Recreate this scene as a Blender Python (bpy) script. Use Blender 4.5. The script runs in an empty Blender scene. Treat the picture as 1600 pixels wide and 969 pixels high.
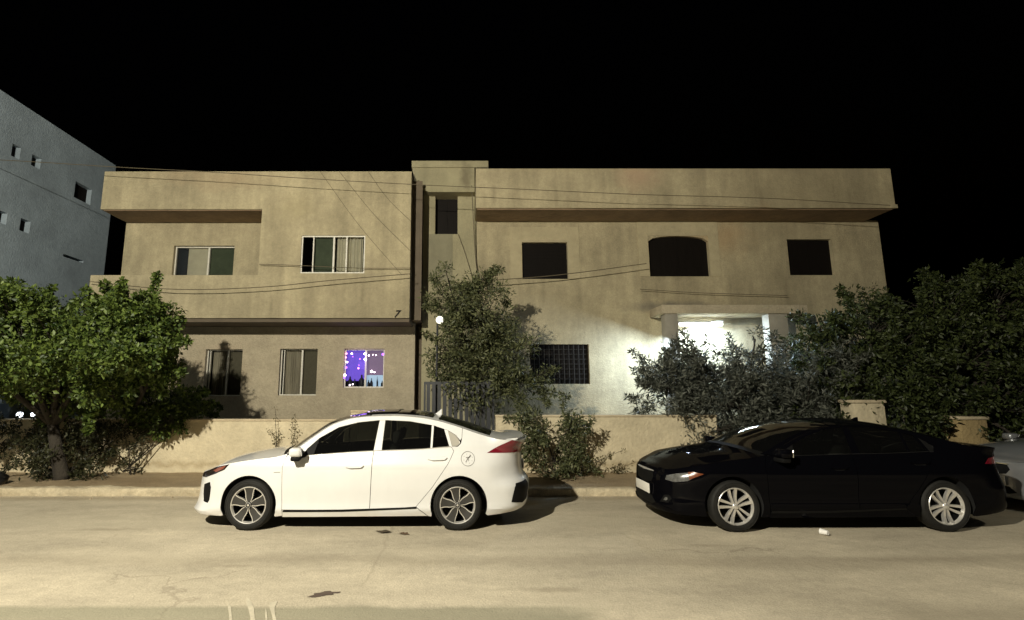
import bpy, bmesh, math, random
import numpy as np
from mathutils import Vector, Matrix
from mathutils.geometry import delaunay_2d_cdt
R=math.radians
C=bpy.context.scene.collection
scene=bpy.context.scene
# ---------------------------------------------------------------- camera, world, lamps, exposure
TH=math.atan(.16); CT,ST=math.cos(TH),math.sin(TH); CAMH=1.76
cd=bpy.data.cameras.new('camera'); cam=bpy.data.objects.new('camera',cd); C.objects.link(cam)
cam.location=(0,0,CAMH); cam.rotation_euler=(R(90)+TH,0,0)
cd.sensor_width=36; cd.lens=18; cd.shift_x=.05; cd.clip_start=.05; cd.clip_end=600
scene.camera=cam
w=bpy.data.worlds.new("World"); scene.world=w; w.use_nodes=True
nt=w.node_tree; bg=nt.nodes['Background']
sky=nt.nodes.new('ShaderNodeTexSky'); sky.sky_type='NISHITA'; sky.sun_disc=False
sky.sun_elevation=R(-5); sky.sun_rotation=R(200)
nt.links.new(sky.outputs[0],bg.inputs[0]); bg.inputs[1].default_value=.05
def lamp(name,kind,loc,energy,color,**k):
    l=bpy.data.lights.new(name,kind); l.energy=energy; l.color=color
    for a,b in k.items():
        if a!='rot': setattr(l,a,b)
    o=bpy.data.objects.new(name,l); C.objects.link(o); o.location=loc
    if 'rot' in k: o.rotation_euler=k['rot']
    return o
lamp('street_lamp_light','POINT',(-4.8,-1.6,7.0),6900,(1.0,.935,.77),shadow_soft_size=.10)
lamp('road_fill_light','SPOT',(9.5,.5,7.5),620,(1.0,.93,.75),shadow_soft_size=.12,spot_size=R(108),spot_blend=.8,rot=(R(8),0,0))  # spot added to brighten the road on the right, no lamp known there
scene.view_settings.view_transform='Standard'; scene.view_settings.look='None'
scene.view_settings.exposure=.35; scene.view_settings.gamma=1
scene.render.engine='CYCLES'
# ---------------------------------------------------------------- helpers
def at(x,y,D):
    """photo pixel -> point on the upright plane Y=D"""
    a=(x-720)/800; b=(484.5-y)/800
    t=D/(CT-b*ST); return (a*t, D, CAMH+t*(ST+b*CT))
def meta(o,label=None,cat=None,group=None,kind=None):
    if label: o['label']=label
    if cat: o['category']=cat
    if group: o['group']=group
    if kind: o['kind']=kind
    return o
def empty(name,loc,label,cat,group=None,rz=0):
    o=bpy.data.objects.new(name,None); C.objects.link(o); o.location=loc; o.rotation_euler=(0,0,rz)
    o.empty_display_size=.2
    return meta(o,label,cat,group)
class MB:
    def __init__(s): s.v=[]; s.f=[]; s.m=[]; s.sm=[]
    def add(s,vs,fs,m=0,smooth=False):
        b=len(s.v); s.v+= [tuple(p) for p in vs]
        for f in fs: s.f.append(tuple(i+b for i in f)); s.m.append(m); s.sm.append(smooth)
        return s
    def quad(s,a,b,c,d,m=0): return s.add([a,b,c,d],[(0,1,2,3)],m)
    def box(s,x0,x1,y0,y1,z0,z1,m=0,M=None):
        vs=[(x,y,z) for x in (x0,x1) for y in (y0,y1) for z in (z0,z1)]
        if M is not None: vs=[tuple(M@Vector(p)) for p in vs]
        return s.add(vs,[(0,1,3,2),(4,6,7,5),(0,4,5,1),(2,3,7,6),(0,2,6,4),(1,5,7,3)],m)
    def rbox(s,x0,x1,y0,y1,z0,z1,r=.02,m=0,M=None,seg=2):
        bm=bmesh.new(); bmesh.ops.create_cube(bm,size=1)
        for v in bm.verts: v.co=Vector(((x0+x1)/2+v.co.x*(x1-x0),(y0+y1)/2+v.co.y*(y1-y0),(z0+z1)/2+v.co.z*(z1-z0)))
        bmesh.ops.bevel(bm,geom=list(bm.edges),offset=r,segments=seg,affect='EDGES',profile=.5)
        if M is not None: bm.transform(M)
        bm.verts.index_update(); s.add([v.co[:] for v in bm.verts],[[v.index for v in f.verts] for f in bm.faces],m,True); bm.free(); return s
    def tube(s,pts,r,n=6,m=0,r2=None,cap=True):
        pts=[Vector(p) for p in pts]; N=len(pts); vs=[]; fs=[]
        up=Vector((0,0,1))
        for i,p in enumerate(pts):
            d=(pts[min(i+1,N-1)]-pts[max(i-1,0)]).normalized()
            a=d.cross(up)
            if a.length<.05: a=d.cross(Vector((1,0,0)))
            a.normalize(); b=d.cross(a)
            rr=r if r2 is None else r+(r2-r)*i/(N-1)
            if isinstance(r,(list,tuple)): rr=r[i]
            for k in range(n): t=2*math.pi*k/n; vs.append(p+a*rr*math.cos(t)+b*rr*math.sin(t))
        for i in range(N-1):
            for k in range(n): fs.append((i*n+k,i*n+(k+1)%n,(i+1)*n+(k+1)%n,(i+1)*n+k))
        if cap: fs.append(tuple(range(n))[::-1]); fs.append(tuple((N-1)*n+k for k in range(n)))
        return s.add(vs,fs,m,True)
    def lathe(s,prof,c,n=48,m=0,axis='y',close=False):
        """prof: (r, h) pairs turned about axis through c"""
        vs=[];fs=[]
        for r,h in prof:
            for k in range(n):
                t=2*math.pi*k/n
                if axis=='y': vs.append((c[0]+r*math.cos(t),c[1]+h,c[2]+r*math.sin(t)))
                else: vs.append((c[0]+r*math.cos(t),c[1]+r*math.sin(t),c[2]+h))
        P=len(prof)
        for i in range(P-1):
            for k in range(n): fs.append((i*n+k,i*n+(k+1)%n,(i+1)*n+(k+1)%n,(i+1)*n+k))
        return s.add(vs,fs,m,True)
    def prism(s,poly,y0,y1,m=0):
        """poly in (x,z) extruded along y"""
        n=len(poly); vs=[(x,y0,z) for x,z in poly]+[(x,y1,z) for x,z in poly]
        fs=[tuple(range(n)),tuple(range(2*n-1,n-1,-1))]+[(i,(i+1)%n,n+(i+1)%n,n+i) for i in range(n)]
        return s.add(vs,fs,m)
    def build(s,name,mats,parent=None,sharp=40,recalc=True):
        me=bpy.data.meshes.new(name); me.from_pydata(s.v,[],s.f)
        if not isinstance(mats,(list,tuple)): mats=[mats]
        for m in mats: me.materials.append(m)
        me.polygons.foreach_set('material_index',s.m); me.polygons.foreach_set('use_smooth',s.sm)
        if recalc:
            bm=bmesh.new(); bm.from_mesh(me); bmesh.ops.recalc_face_normals(bm,faces=bm.faces)
            if sharp:
                for e in bm.edges:
                    if len(e.link_faces)==2 and e.calc_face_angle(0)>R(sharp): e.smooth=False
            bm.to_mesh(me); bm.free()
        me.update()
        o=bpy.data.objects.new(name,me); C.objects.link(o)
        if parent: o.parent=parent
        return o
# ---------------------------------------------------------------- materials
MT={}
def mat(name,col,rough=.6,metal=0,coat=0,noise=None,bump=None,emit=None,spec=.5,trans=0):
    """noise: list of (scale, amount, stretch) multiplying the colour; bump: list of (scale, distance)"""
    if name in MT: return MT[name]
    m=bpy.data.materials.new(name); m.use_nodes=True; n=m.node_tree.nodes; L=m.node_tree.links
    b=n['Principled BSDF']; b.inputs['Roughness'].default_value=rough; b.inputs['Metallic'].default_value=metal
    b.inputs['Base Color'].default_value=(*col,1); b.inputs['Coat Weight'].default_value=coat; b.inputs['Coat Roughness'].default_value=.04
    b.inputs['Specular IOR Level'].default_value=spec
    if emit: b.inputs['Emission Color'].default_value=(*emit[0],1); b.inputs['Emission Strength'].default_value=emit[1]
    tc=n.new('ShaderNodeTexCoord')
    if noise:
        cur=None
        for sc,am,st in noise:
            mp=n.new('ShaderNodeMapping'); L.new(tc.outputs['Object'],mp.inputs[0]); mp.inputs['Scale'].default_value=(sc*st[0],sc*st[1],sc*st[2])
            t=n.new('ShaderNodeTexNoise'); t.inputs['Detail'].default_value=5; t.inputs['Roughness'].default_value=.6; t.inputs['Scale'].default_value=1; L.new(mp.outputs[0],t.inputs[0])
            r=n.new('ShaderNodeMapRange'); r.inputs[1].default_value=.3; r.inputs[2].default_value=.7; r.inputs[3].default_value=1-am; r.inputs[4].default_value=1+am; L.new(t.outputs[0],r.inputs[0])
            x=n.new('ShaderNodeMix'); x.data_type='RGBA'; x.blend_type='MULTIPLY'; x.inputs[0].default_value=1
            if cur is None: x.inputs[6].default_value=(*col,1)
            else: L.new(cur,x.inputs[6])
            L.new(r.outputs[0],x.inputs[7]); cur=x.outputs[2]
        L.new(cur,b.inputs['Base Color'])
    if bump:
        prev=None
        for sc,di in bump:
            t=n.new('ShaderNodeTexNoise'); t.inputs['Scale'].default_value=sc; t.inputs['Detail'].default_value=6; L.new(tc.outputs['Object'],t.inputs[0])
            u=n.new('ShaderNodeBump'); u.inputs['Strength'].default_value=1; u.inputs['Distance'].default_value=di; L.new(t.outputs[0],u.inputs['Height'])
            if prev: L.new(prev,u.inputs['Normal'])
            prev=u.outputs[0]
        L.new(prev,b.inputs['Normal'])
    MT[name]=m; return m
def glass(name,tint,k=.35,rough=.02,ior=1.5):
    m=bpy.data.materials.new(name); m.use_nodes=True; n=m.node_tree.nodes; L=m.node_tree.links; n.clear()
    o=n.new('ShaderNodeOutputMaterial'); tr=n.new('ShaderNodeBsdfTransparent'); tr.inputs[0].default_value=(*tint,1)
    g=n.new('ShaderNodeBsdfGlossy'); g.inputs['Roughness'].default_value=rough; g.inputs[0].default_value=(.9,.9,.9,1)
    f=n.new('ShaderNodeFresnel'); f.inputs[0].default_value=ior
    d=n.new('ShaderNodeBsdfDiffuse'); d.inputs[0].default_value=(.005,.005,.005,1)
    a=n.new('ShaderNodeMixShader'); a.inputs[0].default_value=1-k; L.new(tr.outputs[0],a.inputs[1]); L.new(d.outputs[0],a.inputs[2])
    x=n.new('ShaderNodeMixShader'); L.new(f.outputs[0],x.inputs[0]); L.new(a.outputs[0],x.inputs[1]); L.new(g.outputs[0],x.inputs[2]); L.new(x.outputs[0],o.inputs[0])
    MT[name]=m; return m
def leafmat(name,c0,c1,rough=.5):
    m=bpy.data.materials.new(name); m.use_nodes=True; n=m.node_tree.nodes; L=m.node_tree.links
    b=n['Principled BSDF']; b.inputs['Roughness'].default_value=rough; b.inputs['Specular IOR Level'].default_value=.35
    g=n.new('ShaderNodeNewGeometry'); r=n.new('ShaderNodeValToRGB'); L.new(g.outputs['Random Per Island'],r.inputs[0])
    r.color_ramp.elements[0].color=(*c0,1); r.color_ramp.elements[1].color=(*c1,1)
    L.new(r.outputs[0],b.inputs['Base Color'])
    t=n.new('ShaderNodeBsdfTranslucent'); L.new(r.outputs[0],t.inputs[0]); x=n.new('ShaderNodeMixShader'); x.inputs[0].default_value=.18
    L.new(b.outputs[0],x.inputs[1]); L.new(t.outputs[0],x.inputs[2]); L.new(x.outputs[0],n['Material Output'].inputs[0])
    MT[name]=m; return m
def blend(m,fac_fn,col):
    """mix another colour over the base colour of m, through a mask built by fac_fn(nodes, links, texcoord)"""
    n=m.node_tree.nodes; L=m.node_tree.links; b=n['Principled BSDF']; i=b.inputs['Base Color']
    x=n.new('ShaderNodeMix'); x.data_type='RGBA'
    if i.is_linked: L.new(i.links[0].from_socket,x.inputs[6])
    else: x.inputs[6].default_value=i.default_value
    x.inputs[7].default_value=(*col,1); L.new(fac_fn(n,L),x.inputs[0]); L.new(x.outputs[2],i)
def math_(n,L,op,a,b=None,c=None,clamp=False):
    q=n.new('ShaderNodeMath'); q.operation=op; q.use_clamp=clamp
    for k,v in enumerate((a,b,c)):
        if v is None: continue
        if hasattr(v,'is_linked'): L.new(v,q.inputs[k])
        else: q.inputs[k].default_value=v
    return q.outputs[0]
def blob(cx,cy,rx,ry,axis='xy',soft=.5,noise=.6,sc=3,amp=1.0):
    """ragged stain centred at (cx,cy) of a surface's own coordinates"""
    def f(n,L):
        tc=n.new('ShaderNodeTexCoord'); s=n.new('ShaderNodeSeparateXYZ'); L.new(tc.outputs['Object'],s.inputs[0])
        t=n.new('ShaderNodeTexNoise'); t.inputs['Scale'].default_value=sc; t.inputs['Detail'].default_value=5; L.new(tc.outputs['Object'],t.inputs[0])
        a,b_=[s.outputs['XYZ'.index(k.upper())] for k in axis]
        u=math_(n,L,'DIVIDE',math_(n,L,'SUBTRACT',a,cx),rx); v=math_(n,L,'DIVIDE',math_(n,L,'SUBTRACT',b_,cy),ry)
        d=math_(n,L,'SQRT',math_(n,L,'ADD',math_(n,L,'MULTIPLY',u,u),math_(n,L,'MULTIPLY',v,v)))
        d=math_(n,L,'ADD',d,math_(n,L,'MULTIPLY',math_(n,L,'SUBTRACT',t.outputs[0],.5),noise*2))
        m=n.new('ShaderNodeMapRange'); L.new(d,m.inputs[0]); m.inputs[1].default_value=1-soft; m.inputs[2].default_value=1; m.inputs[3].default_value=amp; m.inputs[4].default_value=0
        return m.outputs[0]
    return f
def band(axis,c,h,soft,wob=.1,sc=1.2,amp=1.0,lo=None,hi=None,lax='x',lsoft=.4):
    """ragged band |axis-c|<h, optionally kept to lo<lax<hi"""
    def f(n,L):
        tc=n.new('ShaderNodeTexCoord'); s=n.new('ShaderNodeSeparateXYZ'); L.new(tc.outputs['Object'],s.inputs[0])
        t=n.new('ShaderNodeTexNoise'); t.inputs['Scale'].default_value=sc; t.inputs['Detail'].default_value=6; L.new(tc.outputs['Object'],t.inputs[0])
        a=s.outputs['XYZ'.index(axis.upper())]
        a=math_(n,L,'ADD',a,math_(n,L,'MULTIPLY',math_(n,L,'SUBTRACT',t.outputs[0],.5),wob*2))
        d=math_(n,L,'ABSOLUTE',math_(n,L,'SUBTRACT',a,c))
        m=n.new('ShaderNodeMapRange'); L.new(d,m.inputs[0]); m.inputs[1].default_value=h-soft; m.inputs[2].default_value=h; m.inputs[3].default_value=amp; m.inputs[4].default_value=0
        o=m.outputs[0]
        l=s.outputs['XYZ'.index(lax.upper())]; l=math_(n,L,'ADD',l,math_(n,L,'MULTIPLY',math_(n,L,'SUBTRACT',t.outputs[0],.5),lsoft*1.5))
        for lim,sg in ((lo,1),(hi,-1)):
            if lim is None: continue
            q=n.new('ShaderNodeMapRange'); L.new(l,q.inputs[0]); q.inputs[1].default_value=lim-sg*lsoft; q.inputs[2].default_value=lim; q.inputs[3].default_value=0; q.inputs[4].default_value=1
            o=math_(n,L,'MULTIPLY',o,q.outputs[0])
        return o
    return f
NZ=(1,1,1); VS=(1,1,.18)
import math
def spline(pts, x):
    # monotone-ish cubic (Catmull-Rom on non uniform knots, 1D)
    n=len(pts)
    if x<=pts[0][0]: return pts[0][1]
    if x>=pts[-1][0]: return pts[-1][1]
    i=0
    while pts[i+1][0]<x: i+=1
    x0,y0=pts[i]; x1,y1=pts[i+1]; h=x1-x0; d=(y1-y0)/h
    def slope(j):
        if j==0: return (pts[1][1]-pts[0][1])/(pts[1][0]-pts[0][0])
        if j==n-1: return (pts[-1][1]-pts[-2][1])/(pts[-1][0]-pts[-2][0])
        a=(pts[j][1]-pts[j-1][1])/(pts[j][0]-pts[j-1][0]); b=(pts[j+1][1]-pts[j][1])/(pts[j+1][0]-pts[j][0])
        if a*b<=0: return 0
        return 2*a*b/(a+b)
    m0,m1=slope(i),slope(i+1); t=(x-x0)/h
    return y0*(2*t**3-3*t*t+1)+h*m0*(t**3-2*t*t+t)+y1*(3*t*t-2*t**3)+h*m1*(t**3-t*t)
def crom(P, n=16):
    out=[]
    Q=[(P[0][0],-P[1][1])]+list(P)+[(P[-1][0],-P[-2][1])]
    for i in range(1,len(Q)-2):
        p0,p1,p2,p3=Q[i-1:i+3]
        for k in range(n):
            t=k/n
            out.append(tuple(.5*((2*p1[c])+(-p0[c]+p2[c])*t+(2*p0[c]-5*p1[c]+4*p2[c]-p3[c])*t*t+(-p0[c]+3*p1[c]-3*p2[c]+p3[c])*t**3) for c in (0,1)))
    out.append(tuple(P[-1])); return out
def sm(a,b,x):
    t=min(1,max(0,(x-a)/(b-a))); return t*t*(3-2*t)
class Shape:
    """body shell of a car: plan outline + side profile; P(s,z) is a point of the near side skin (y<0)"""
    def __init__(S, plan, side, front, rear, belt, rail, crown, k=.5, fx=(-.75,-.3), rx=(3.0,3.45), cdx=()):
        S.side,S.front,S.rear,S.belt,S.rail,S.crown,S.k,S.fx,S.rx=side,front,rear,belt,rail,crown,k,fx,rx
        S.cdx=cdx
        c=crom(plan); L=[0]
        for a,b in zip(c,c[1:]): L.append(L[-1]+math.hypot(b[0]-a[0],b[1]-a[1]))
        # arc length equals x at x=1.3
        j=min(range(len(c)),key=lambda i:abs(c[i][0]-1.3)); off=c[j][0]-L[j]
        S.L=[l+off for l in L]; S.c=c; S.s0=S.L[0]; S.s1=S.L[-1]
    def plan(S,s):
        L=S.L; s=min(max(s,S.s0),S.s1); lo,hi=0,len(L)-1
        while hi-lo>1:
            m=(lo+hi)//2
            if L[m]<=s: lo=m
            else: hi=m
        t=(s-L[lo])/(L[hi]-L[lo]); c=S.c
        x=c[lo][0]*(1-t)+c[hi][0]*t; y=c[lo][1]*(1-t)+c[hi][1]*t
        def tan(i):
            a=c[max(i-1,0)]; b=c[min(i+1,len(c)-1)]
            if i==0: return (0,1)
            if i==len(c)-1: return (0,-1)
            d=math.hypot(b[0]-a[0],b[1]-a[1]); return ((b[0]-a[0])/d,(b[1]-a[1])/d)
        ta,tb=tan(lo),tan(hi); tx=ta[0]*(1-t)+tb[0]*t; ty=ta[1]*(1-t)+tb[1]*t
        d=math.hypot(tx,ty); return x,y,ty/d,-tx/d      # inward normal
    def zb(S,s): return spline(S.belt,s)
    def inset(S,s,z):
        b=S.zb(s); wf=1-sm(S.fx[0],S.fx[1],s); wr=sm(S.rx[0],S.rx[1],s); ws=1-wf-wr
        zz=min(z,b) if ws>.5 else z
        v=ws*spline(S.side,min(z,b))+wf*spline(S.front,z)+wr*spline(S.rear,z)
        if z>b: v+=ws*((z-b)*S.k+.10*(z-b)**2)
        return v
    def P(S,s,z,lift=0):
        x,y,nx,ny=S.plan(s); i=S.inset(s,z)-lift
        px,py=x+nx*i,y+ny*i
        return (px,-max(py,0) ,z)
    def zr(S,s): return spline(S.rail,s)
    def T(S,s,v,lift=0):
        x,y,z=S.P(s,S.zr(s)); q=1-v*v
        return (x+spline(S.cdx,s)*q, y*-v if v<0 else -y*v, z+spline(S.crown,s)*q+lift)
# ---- white hatchback
WH=dict(plan=[(-.95,0),(-.94,.25),(-.90,.46),(-.81,.63),(-.65,.775),(-.38,.86),(0,.888),(.6,.905),(1.3,.91),(2.1,.905),(2.75,.895),(3.15,.865),(3.40,.79),(3.55,.65),(3.63,.45),(3.67,.22),(3.68,0)],
 side=[(.1,.08),(.15,.05),(.22,.03),(.27,.008),(.33,.016),(.42,.012),(.55,.002),(.68,0),(.79,.002),(.83,.012),(.92,.045),(1.02,.08)],
 front=[(.1,.10),(.17,.02),(.22,-.01),(.28,.02),(.4,.045),(.5,.05),(.6,.06),(.68,.08),(.74,.13),(.85,.25)],
 rear=[(.1,.14),(.2,.06),(.28,-.005),(.4,-.015),(.53,-.03),(.58,-.01),(.66,.05),(.78,.07),(.9,.07),(1.0,.055),(1.08,.01),(1.15,-.01)],
 belt=[(-.8,.80),(.3,.905),(.6,.925),(1.5,.985),(2.2,1.01),(2.6,1.04),(3.5,1.06)],
 rail=[(-1.8,.66),(-1.3,.67),(-.95,.695),(-.7,.745),(-.35,.83),(0,.885),(.3,.92),(.5,.98),(.6,1.05),(.75,1.165),(1.0,1.33),(1.25,1.405),(1.5,1.43),(1.8,1.435),(2.1,1.42),(2.4,1.375),(2.7,1.295),(3.0,1.20),(3.3,1.135),(3.7,1.12),(4.5,1.12)],
 crown=[(-1.8,.0),(-1.0,.02),(-.5,.05),(0,.055),(.4,.04),(.8,.02),(1.2,.03),(1.6,.05),(2.2,.055),(2.7,.05),(3.2,.03),(4.5,.0)],
 cdx=[(-1.8,0),(-.6,-.02),(.1,-.06),(.6,-.16),(1.1,-.12),(1.5,-.03),(2,0),(2.6,.03),(3.0,.08),(3.4,.06),(4.5,0)],
 fx=(-.75,-.35),rx=(3.05,3.5))
BL=dict(plan=[(-.88,0),(-.87,.2),(-.84,.42),(-.77,.60),(-.65,.745),(-.38,.85),(0,.89),(.6,.91),(1.3,.915),(2.1,.91),(2.75,.90),(3.2,.87),(3.5,.80),(3.69,.66),(3.79,.45),(3.83,.2),(3.84,0)],
 side=[(.1,.10),(.19,.05),(.26,.03),(.31,.012),(.36,.018),(.42,.02),(.55,.008),(.66,0),(.74,.002),(.79,.015),(.9,.05),(1.0,.08)],
 front=[(.1,.14),(.17,.04),(.22,.0),(.28,.0),(.4,.01),(.5,.015),(.6,.02),(.68,.04),(.74,.09),(.80,.16),(.9,.3)],
 rear=[(.1,.14),(.2,.06),(.28,0),(.4,-.01),(.5,-.01),(.6,.01),(.7,.03),(.85,.05),(.95,.05),(1.02,.03),(1.1,.03)],
 belt=[(-.8,.80),(.3,.915),(.6,.93),(1.5,.955),(2.2,.97),(2.6,.985),(3.5,1.0)],
 rail=[(-1.6,.70),(-1.2,.71),(-.9,.73),(-.6,.775),(-.3,.84),(0,.885),(.3,.92),(.5,.965),(.75,1.08),(1.0,1.185),(1.25,1.265),(1.5,1.305),(1.8,1.32),(2.1,1.305),(2.4,1.26),(2.7,1.19),(3.0,1.11),(3.3,1.045),(3.7,1.02),(4.7,1.0)],
 crown=[(-1.6,.0),(-.9,.03),(-.5,.06),(0,.08),(.4,.08),(.8,.08),(1.2,.07),(1.6,.06),(2.2,.06),(2.7,.06),(3.2,.04),(4.7,.0)],
 cdx=[(-1.6,0),(-.6,-.02),(.1,-.06),(.6,-.2),(1.1,-.15),(1.5,-.03),(2,0),(2.6,.05),(3.0,.10),(3.4,.06),(4.7,0)],
 rx=(3.1,3.55))
# ---------------------------------------------------------------- materials of the place
stucco=mat('stucco',(.365,.315,.20),.9,noise=[(.45,.15,NZ),(1.7,.14,(1,1,.6)),(3.2,.15,(1,1,.10)),(7,.08,NZ),(22,.08,NZ),(70,.14,NZ)],bump=[(28,.012),(90,.006)])
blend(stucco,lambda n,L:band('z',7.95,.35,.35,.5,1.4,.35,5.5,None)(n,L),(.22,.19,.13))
blend(stucco,band('z',6.78,.16,.14,.1,4,.45)(0,0) if 0 else blob(-6.5,7.6,2.2,.5,'xz',.9,.8,2,.35),(.36,.25,.15))
blend(stucco,blob(9.5,7.0,3.2,1.4,'xz',.9,.7,1.1,.45),(.20,.165,.095))  # lamp falloff at the upper right end, put into the wall colour
blend(stucco,blob(6.3,5.2,1.0,.25,'xz',.9,.8,3,.5),(.17,.15,.10))
blend(stucco,blob(2.3,4.0,1.3,.6,'xz',.9,.8,2,.4),(.40,.35,.235))
for cx,cz,rx,rz,a_ in ((.9,7.1,.10,.5,.35),(2.6,7.0,.08,.4,.3),(8.2,6.9,.10,.5,.35),(10.6,7.0,.12,.5,.35),(-8.6,7.5,.10,.5,.3),(-3.1,7.6,.07,.6,.25),(2.35,4.55,.08,.5,.35),(3.4,4.5,.07,.45,.3),(5.6,4.6,.09,.4,.35),(9.3,4.5,.09,.6,.35),(-2.6,4.3,.06,.5,.3),(-5.0,4.0,.07,.4,.3)): blend(stucco,blob(cx,cz,rx,rz,'xz',.9,.5,6,a_),(.14,.12,.075))
blend(stucco,blob(4.9,7.6,.9,.6,'xz',.9,.7,1.6,.5),(.42,.27,.18))
blend(stucco,blob(7.4,6.2,1.6,.7,'xz',.9,.8,1.5,.45),(.40,.25,.12))
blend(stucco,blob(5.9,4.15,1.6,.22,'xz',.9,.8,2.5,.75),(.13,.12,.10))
blend(stucco,blob(-4.6,6.7,.8,.5,'xz',.9,.8,1.5,.3),(.33,.28,.15))
stucco2=mat('coarse_stucco',(.43,.37,.26),.9,noise=[(.7,.14,NZ),(3,.1,NZ),(18,.1,NZ)],bump=[(9,.02),(30,.02),(80,.008)])
blend(stucco2,blob(-6.6,2.2,.9,1.0,'xz',.9,.8,1.2,.4),(.34,.22,.14))
brown=mat('brown_paint',(.115,.09,.06),.8,noise=[(2,.2,NZ)],bump=[(40,.006)])
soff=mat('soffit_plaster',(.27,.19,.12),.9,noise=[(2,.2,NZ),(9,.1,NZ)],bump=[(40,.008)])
towerm=mat('tower_stucco',(.325,.295,.185),.9,noise=[(.8,.15,NZ),(2.5,.14,(1,1,.2)),(14,.06,NZ)],bump=[(28,.012),(90,.006)])
blend(towerm,blob(.15,7.9,.22,.55,'xz',.8,.8,4,.7),(.13,.11,.07))
patchm=mat('plaster_patch',(.22,.205,.135),.9,noise=[(3,.12,NZ)],bump=[(50,.006)])
wallm=mat('garden_wall_paint',(.60,.52,.355),.85,noise=[(.9,.12,NZ),(3.5,.12,NZ),(16,.06,NZ)],bump=[(14,.02),(60,.008)])
blend(wallm,band('z',.16,.10,.10,.12,5,.5),(.30,.22,.11))
blend(wallm,blob(-3.6,.65,.5,.4,'xz',.9,.8,3,.4),(.5,.36,.2))
coping=mat('coping',(.55,.46,.31),.85,noise=[(3,.15,NZ)],bump=[(30,.01)])
bluew=mat('blue_grey_plaster',(.29,.355,.41),.9,noise=[(.35,.18,NZ),(1.5,.12,NZ),(8,.08,NZ)],bump=[(20,.015)])
dark=mat('dark_void',(.006,.006,.006),.9)
alu=mat('white_frame',(.62,.60,.52),.5,noise=[(9,.1,NZ)])
aludk=mat('bronze_frame',(.10,.085,.06),.5)
shut=mat('dark_shutter',(.007,.0055,.0045),.6,spec=.1,noise=[(40,.3,(1,1,.05))])
curt=mat('cream_curtain',(.62,.57,.45),.9,noise=[(4,.1,NZ)])
curtg=mat('grey_curtain',(.42,.37,.29),.9,noise=[(6,.2,(1,1,.2))])
green=mat('green_blind',(.085,.105,.065),.8,noise=[(5,.2,NZ)])
pane=glass('window_glass',(.72,.74,.72),.92,.03)
slatm=mat('gate_metal',(.022,.024,.028),.5,metal=.0,noise=[(5,.2,NZ)])
cablem=mat('cable_rubber',(.11,.09,.055),.7)
bark=mat('bark',(.032,.026,.018),.9,noise=[(12,.3,VS)],bump=[(30,.02)])
# road
road=mat('asphalt',(.455,.40,.295),.9,noise=[(.35,.14,NZ),(1.3,.15,(.4,1,1)),(4,.09,(.5,1,1)),(12,.08,NZ),(60,.18,NZ),(180,.14,NZ)],bump=[(9,.006),(45,.005),(140,.003)])
blend(road,band('y',5.75,.28,.22,.35,.8,.4),(.27,.23,.16))
blend(road,band('y',7.4,.5,.4,.5,.7,.3),(.46,.41,.30))
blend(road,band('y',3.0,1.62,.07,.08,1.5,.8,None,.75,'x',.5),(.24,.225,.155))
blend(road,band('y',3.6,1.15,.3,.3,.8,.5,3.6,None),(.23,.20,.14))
for cx,cy,rx,ry,a in ((-5.6,6.0,.55,.10,.6),(-2.3,5.6,.28,.07,.4),(-4.6,7.0,.5,.1,.45),(4.6,5.8,1.3,.12,.35),(2.9,6.3,.5,.07,.35),(.8,4.95,.5,.09,.4),(-5.6,5.05,.28,.08,.6),(6.2,5.3,.8,.12,.35)):
    blend(road,blob(cx,cy,rx,ry,'xy',.8,.9,4,a),(.20,.165,.11))
for cx,cy,rx,ry,a in ((-3.4,5.9,1.1,.3,.4),(1.5,6.4,1.6,.16,.4),(-.4,6.0,.9,.25,.4),(.9,4.6,.7,.25,.35)):
    blend(road,blob(cx,cy,rx,ry,'xy',.9,.9,2,a),(.52,.46,.34))
def cracks(n,L):
    tc=n.new('ShaderNodeTexCoord'); d=n.new('ShaderNodeTexNoise'); d.inputs['Scale'].default_value=1.6; d.inputs['Detail'].default_value=6; L.new(tc.outputs['Object'],d.inputs[0])
    mx=n.new('ShaderNodeVectorMath'); mx.operation='MULTIPLY_ADD'; L.new(d.outputs[1],mx.inputs[0]); mx.inputs[1].default_value=(.9,.9,.9); L.new(tc.outputs['Object'],mx.inputs[2])
    v=n.new('ShaderNodeTexVoronoi'); v.feature='DISTANCE_TO_EDGE'; v.inputs['Scale'].default_value=.42; L.new(mx.outputs[0],v.inputs['Vector'])
    m=n.new('ShaderNodeMapRange'); L.new(v.outputs['Distance'],m.inputs[0]); m.inputs[1].default_value=.0015; m.inputs[2].default_value=.007; m.inputs[3].default_value=.32; m.inputs[4].default_value=0
    k=n.new('ShaderNodeTexNoise'); k.inputs['Scale'].default_value=.5; k.inputs['Detail'].default_value=2; L.new(tc.outputs['Object'],k.inputs[0])
    r=n.new('ShaderNodeMapRange'); L.new(k.outputs[0],r.inputs[0]); r.inputs[1].default_value=.48; r.inputs[2].default_value=.6
    return math_(n,L,'MULTIPLY',m.outputs[0],r.outputs[0])
blend(road,cracks,(.14,.11,.075))
blend(road,band('y',8.95,.22,.2,.15,3,.5),(.30,.24,.15))
blend(road,band('x',-.9,.03,.03,.25,1.2,.35,5.2,8.6,'y',.3),(.25,.21,.15))
pave=mat('pavement',(.34,.26,.155),.92,noise=[(.6,.15,NZ),(3,.15,NZ),(25,.15,NZ),(90,.12,NZ)],bump=[(6,.03),(35,.02),(120,.008)])
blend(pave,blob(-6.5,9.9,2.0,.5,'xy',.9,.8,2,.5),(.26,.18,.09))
kerbm=mat('kerb_concrete',(.48,.41,.28),.9,noise=[(2,.18,NZ),(9,.15,NZ),(40,.1,NZ)],bump=[(12,.03),(50,.01)])
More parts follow.
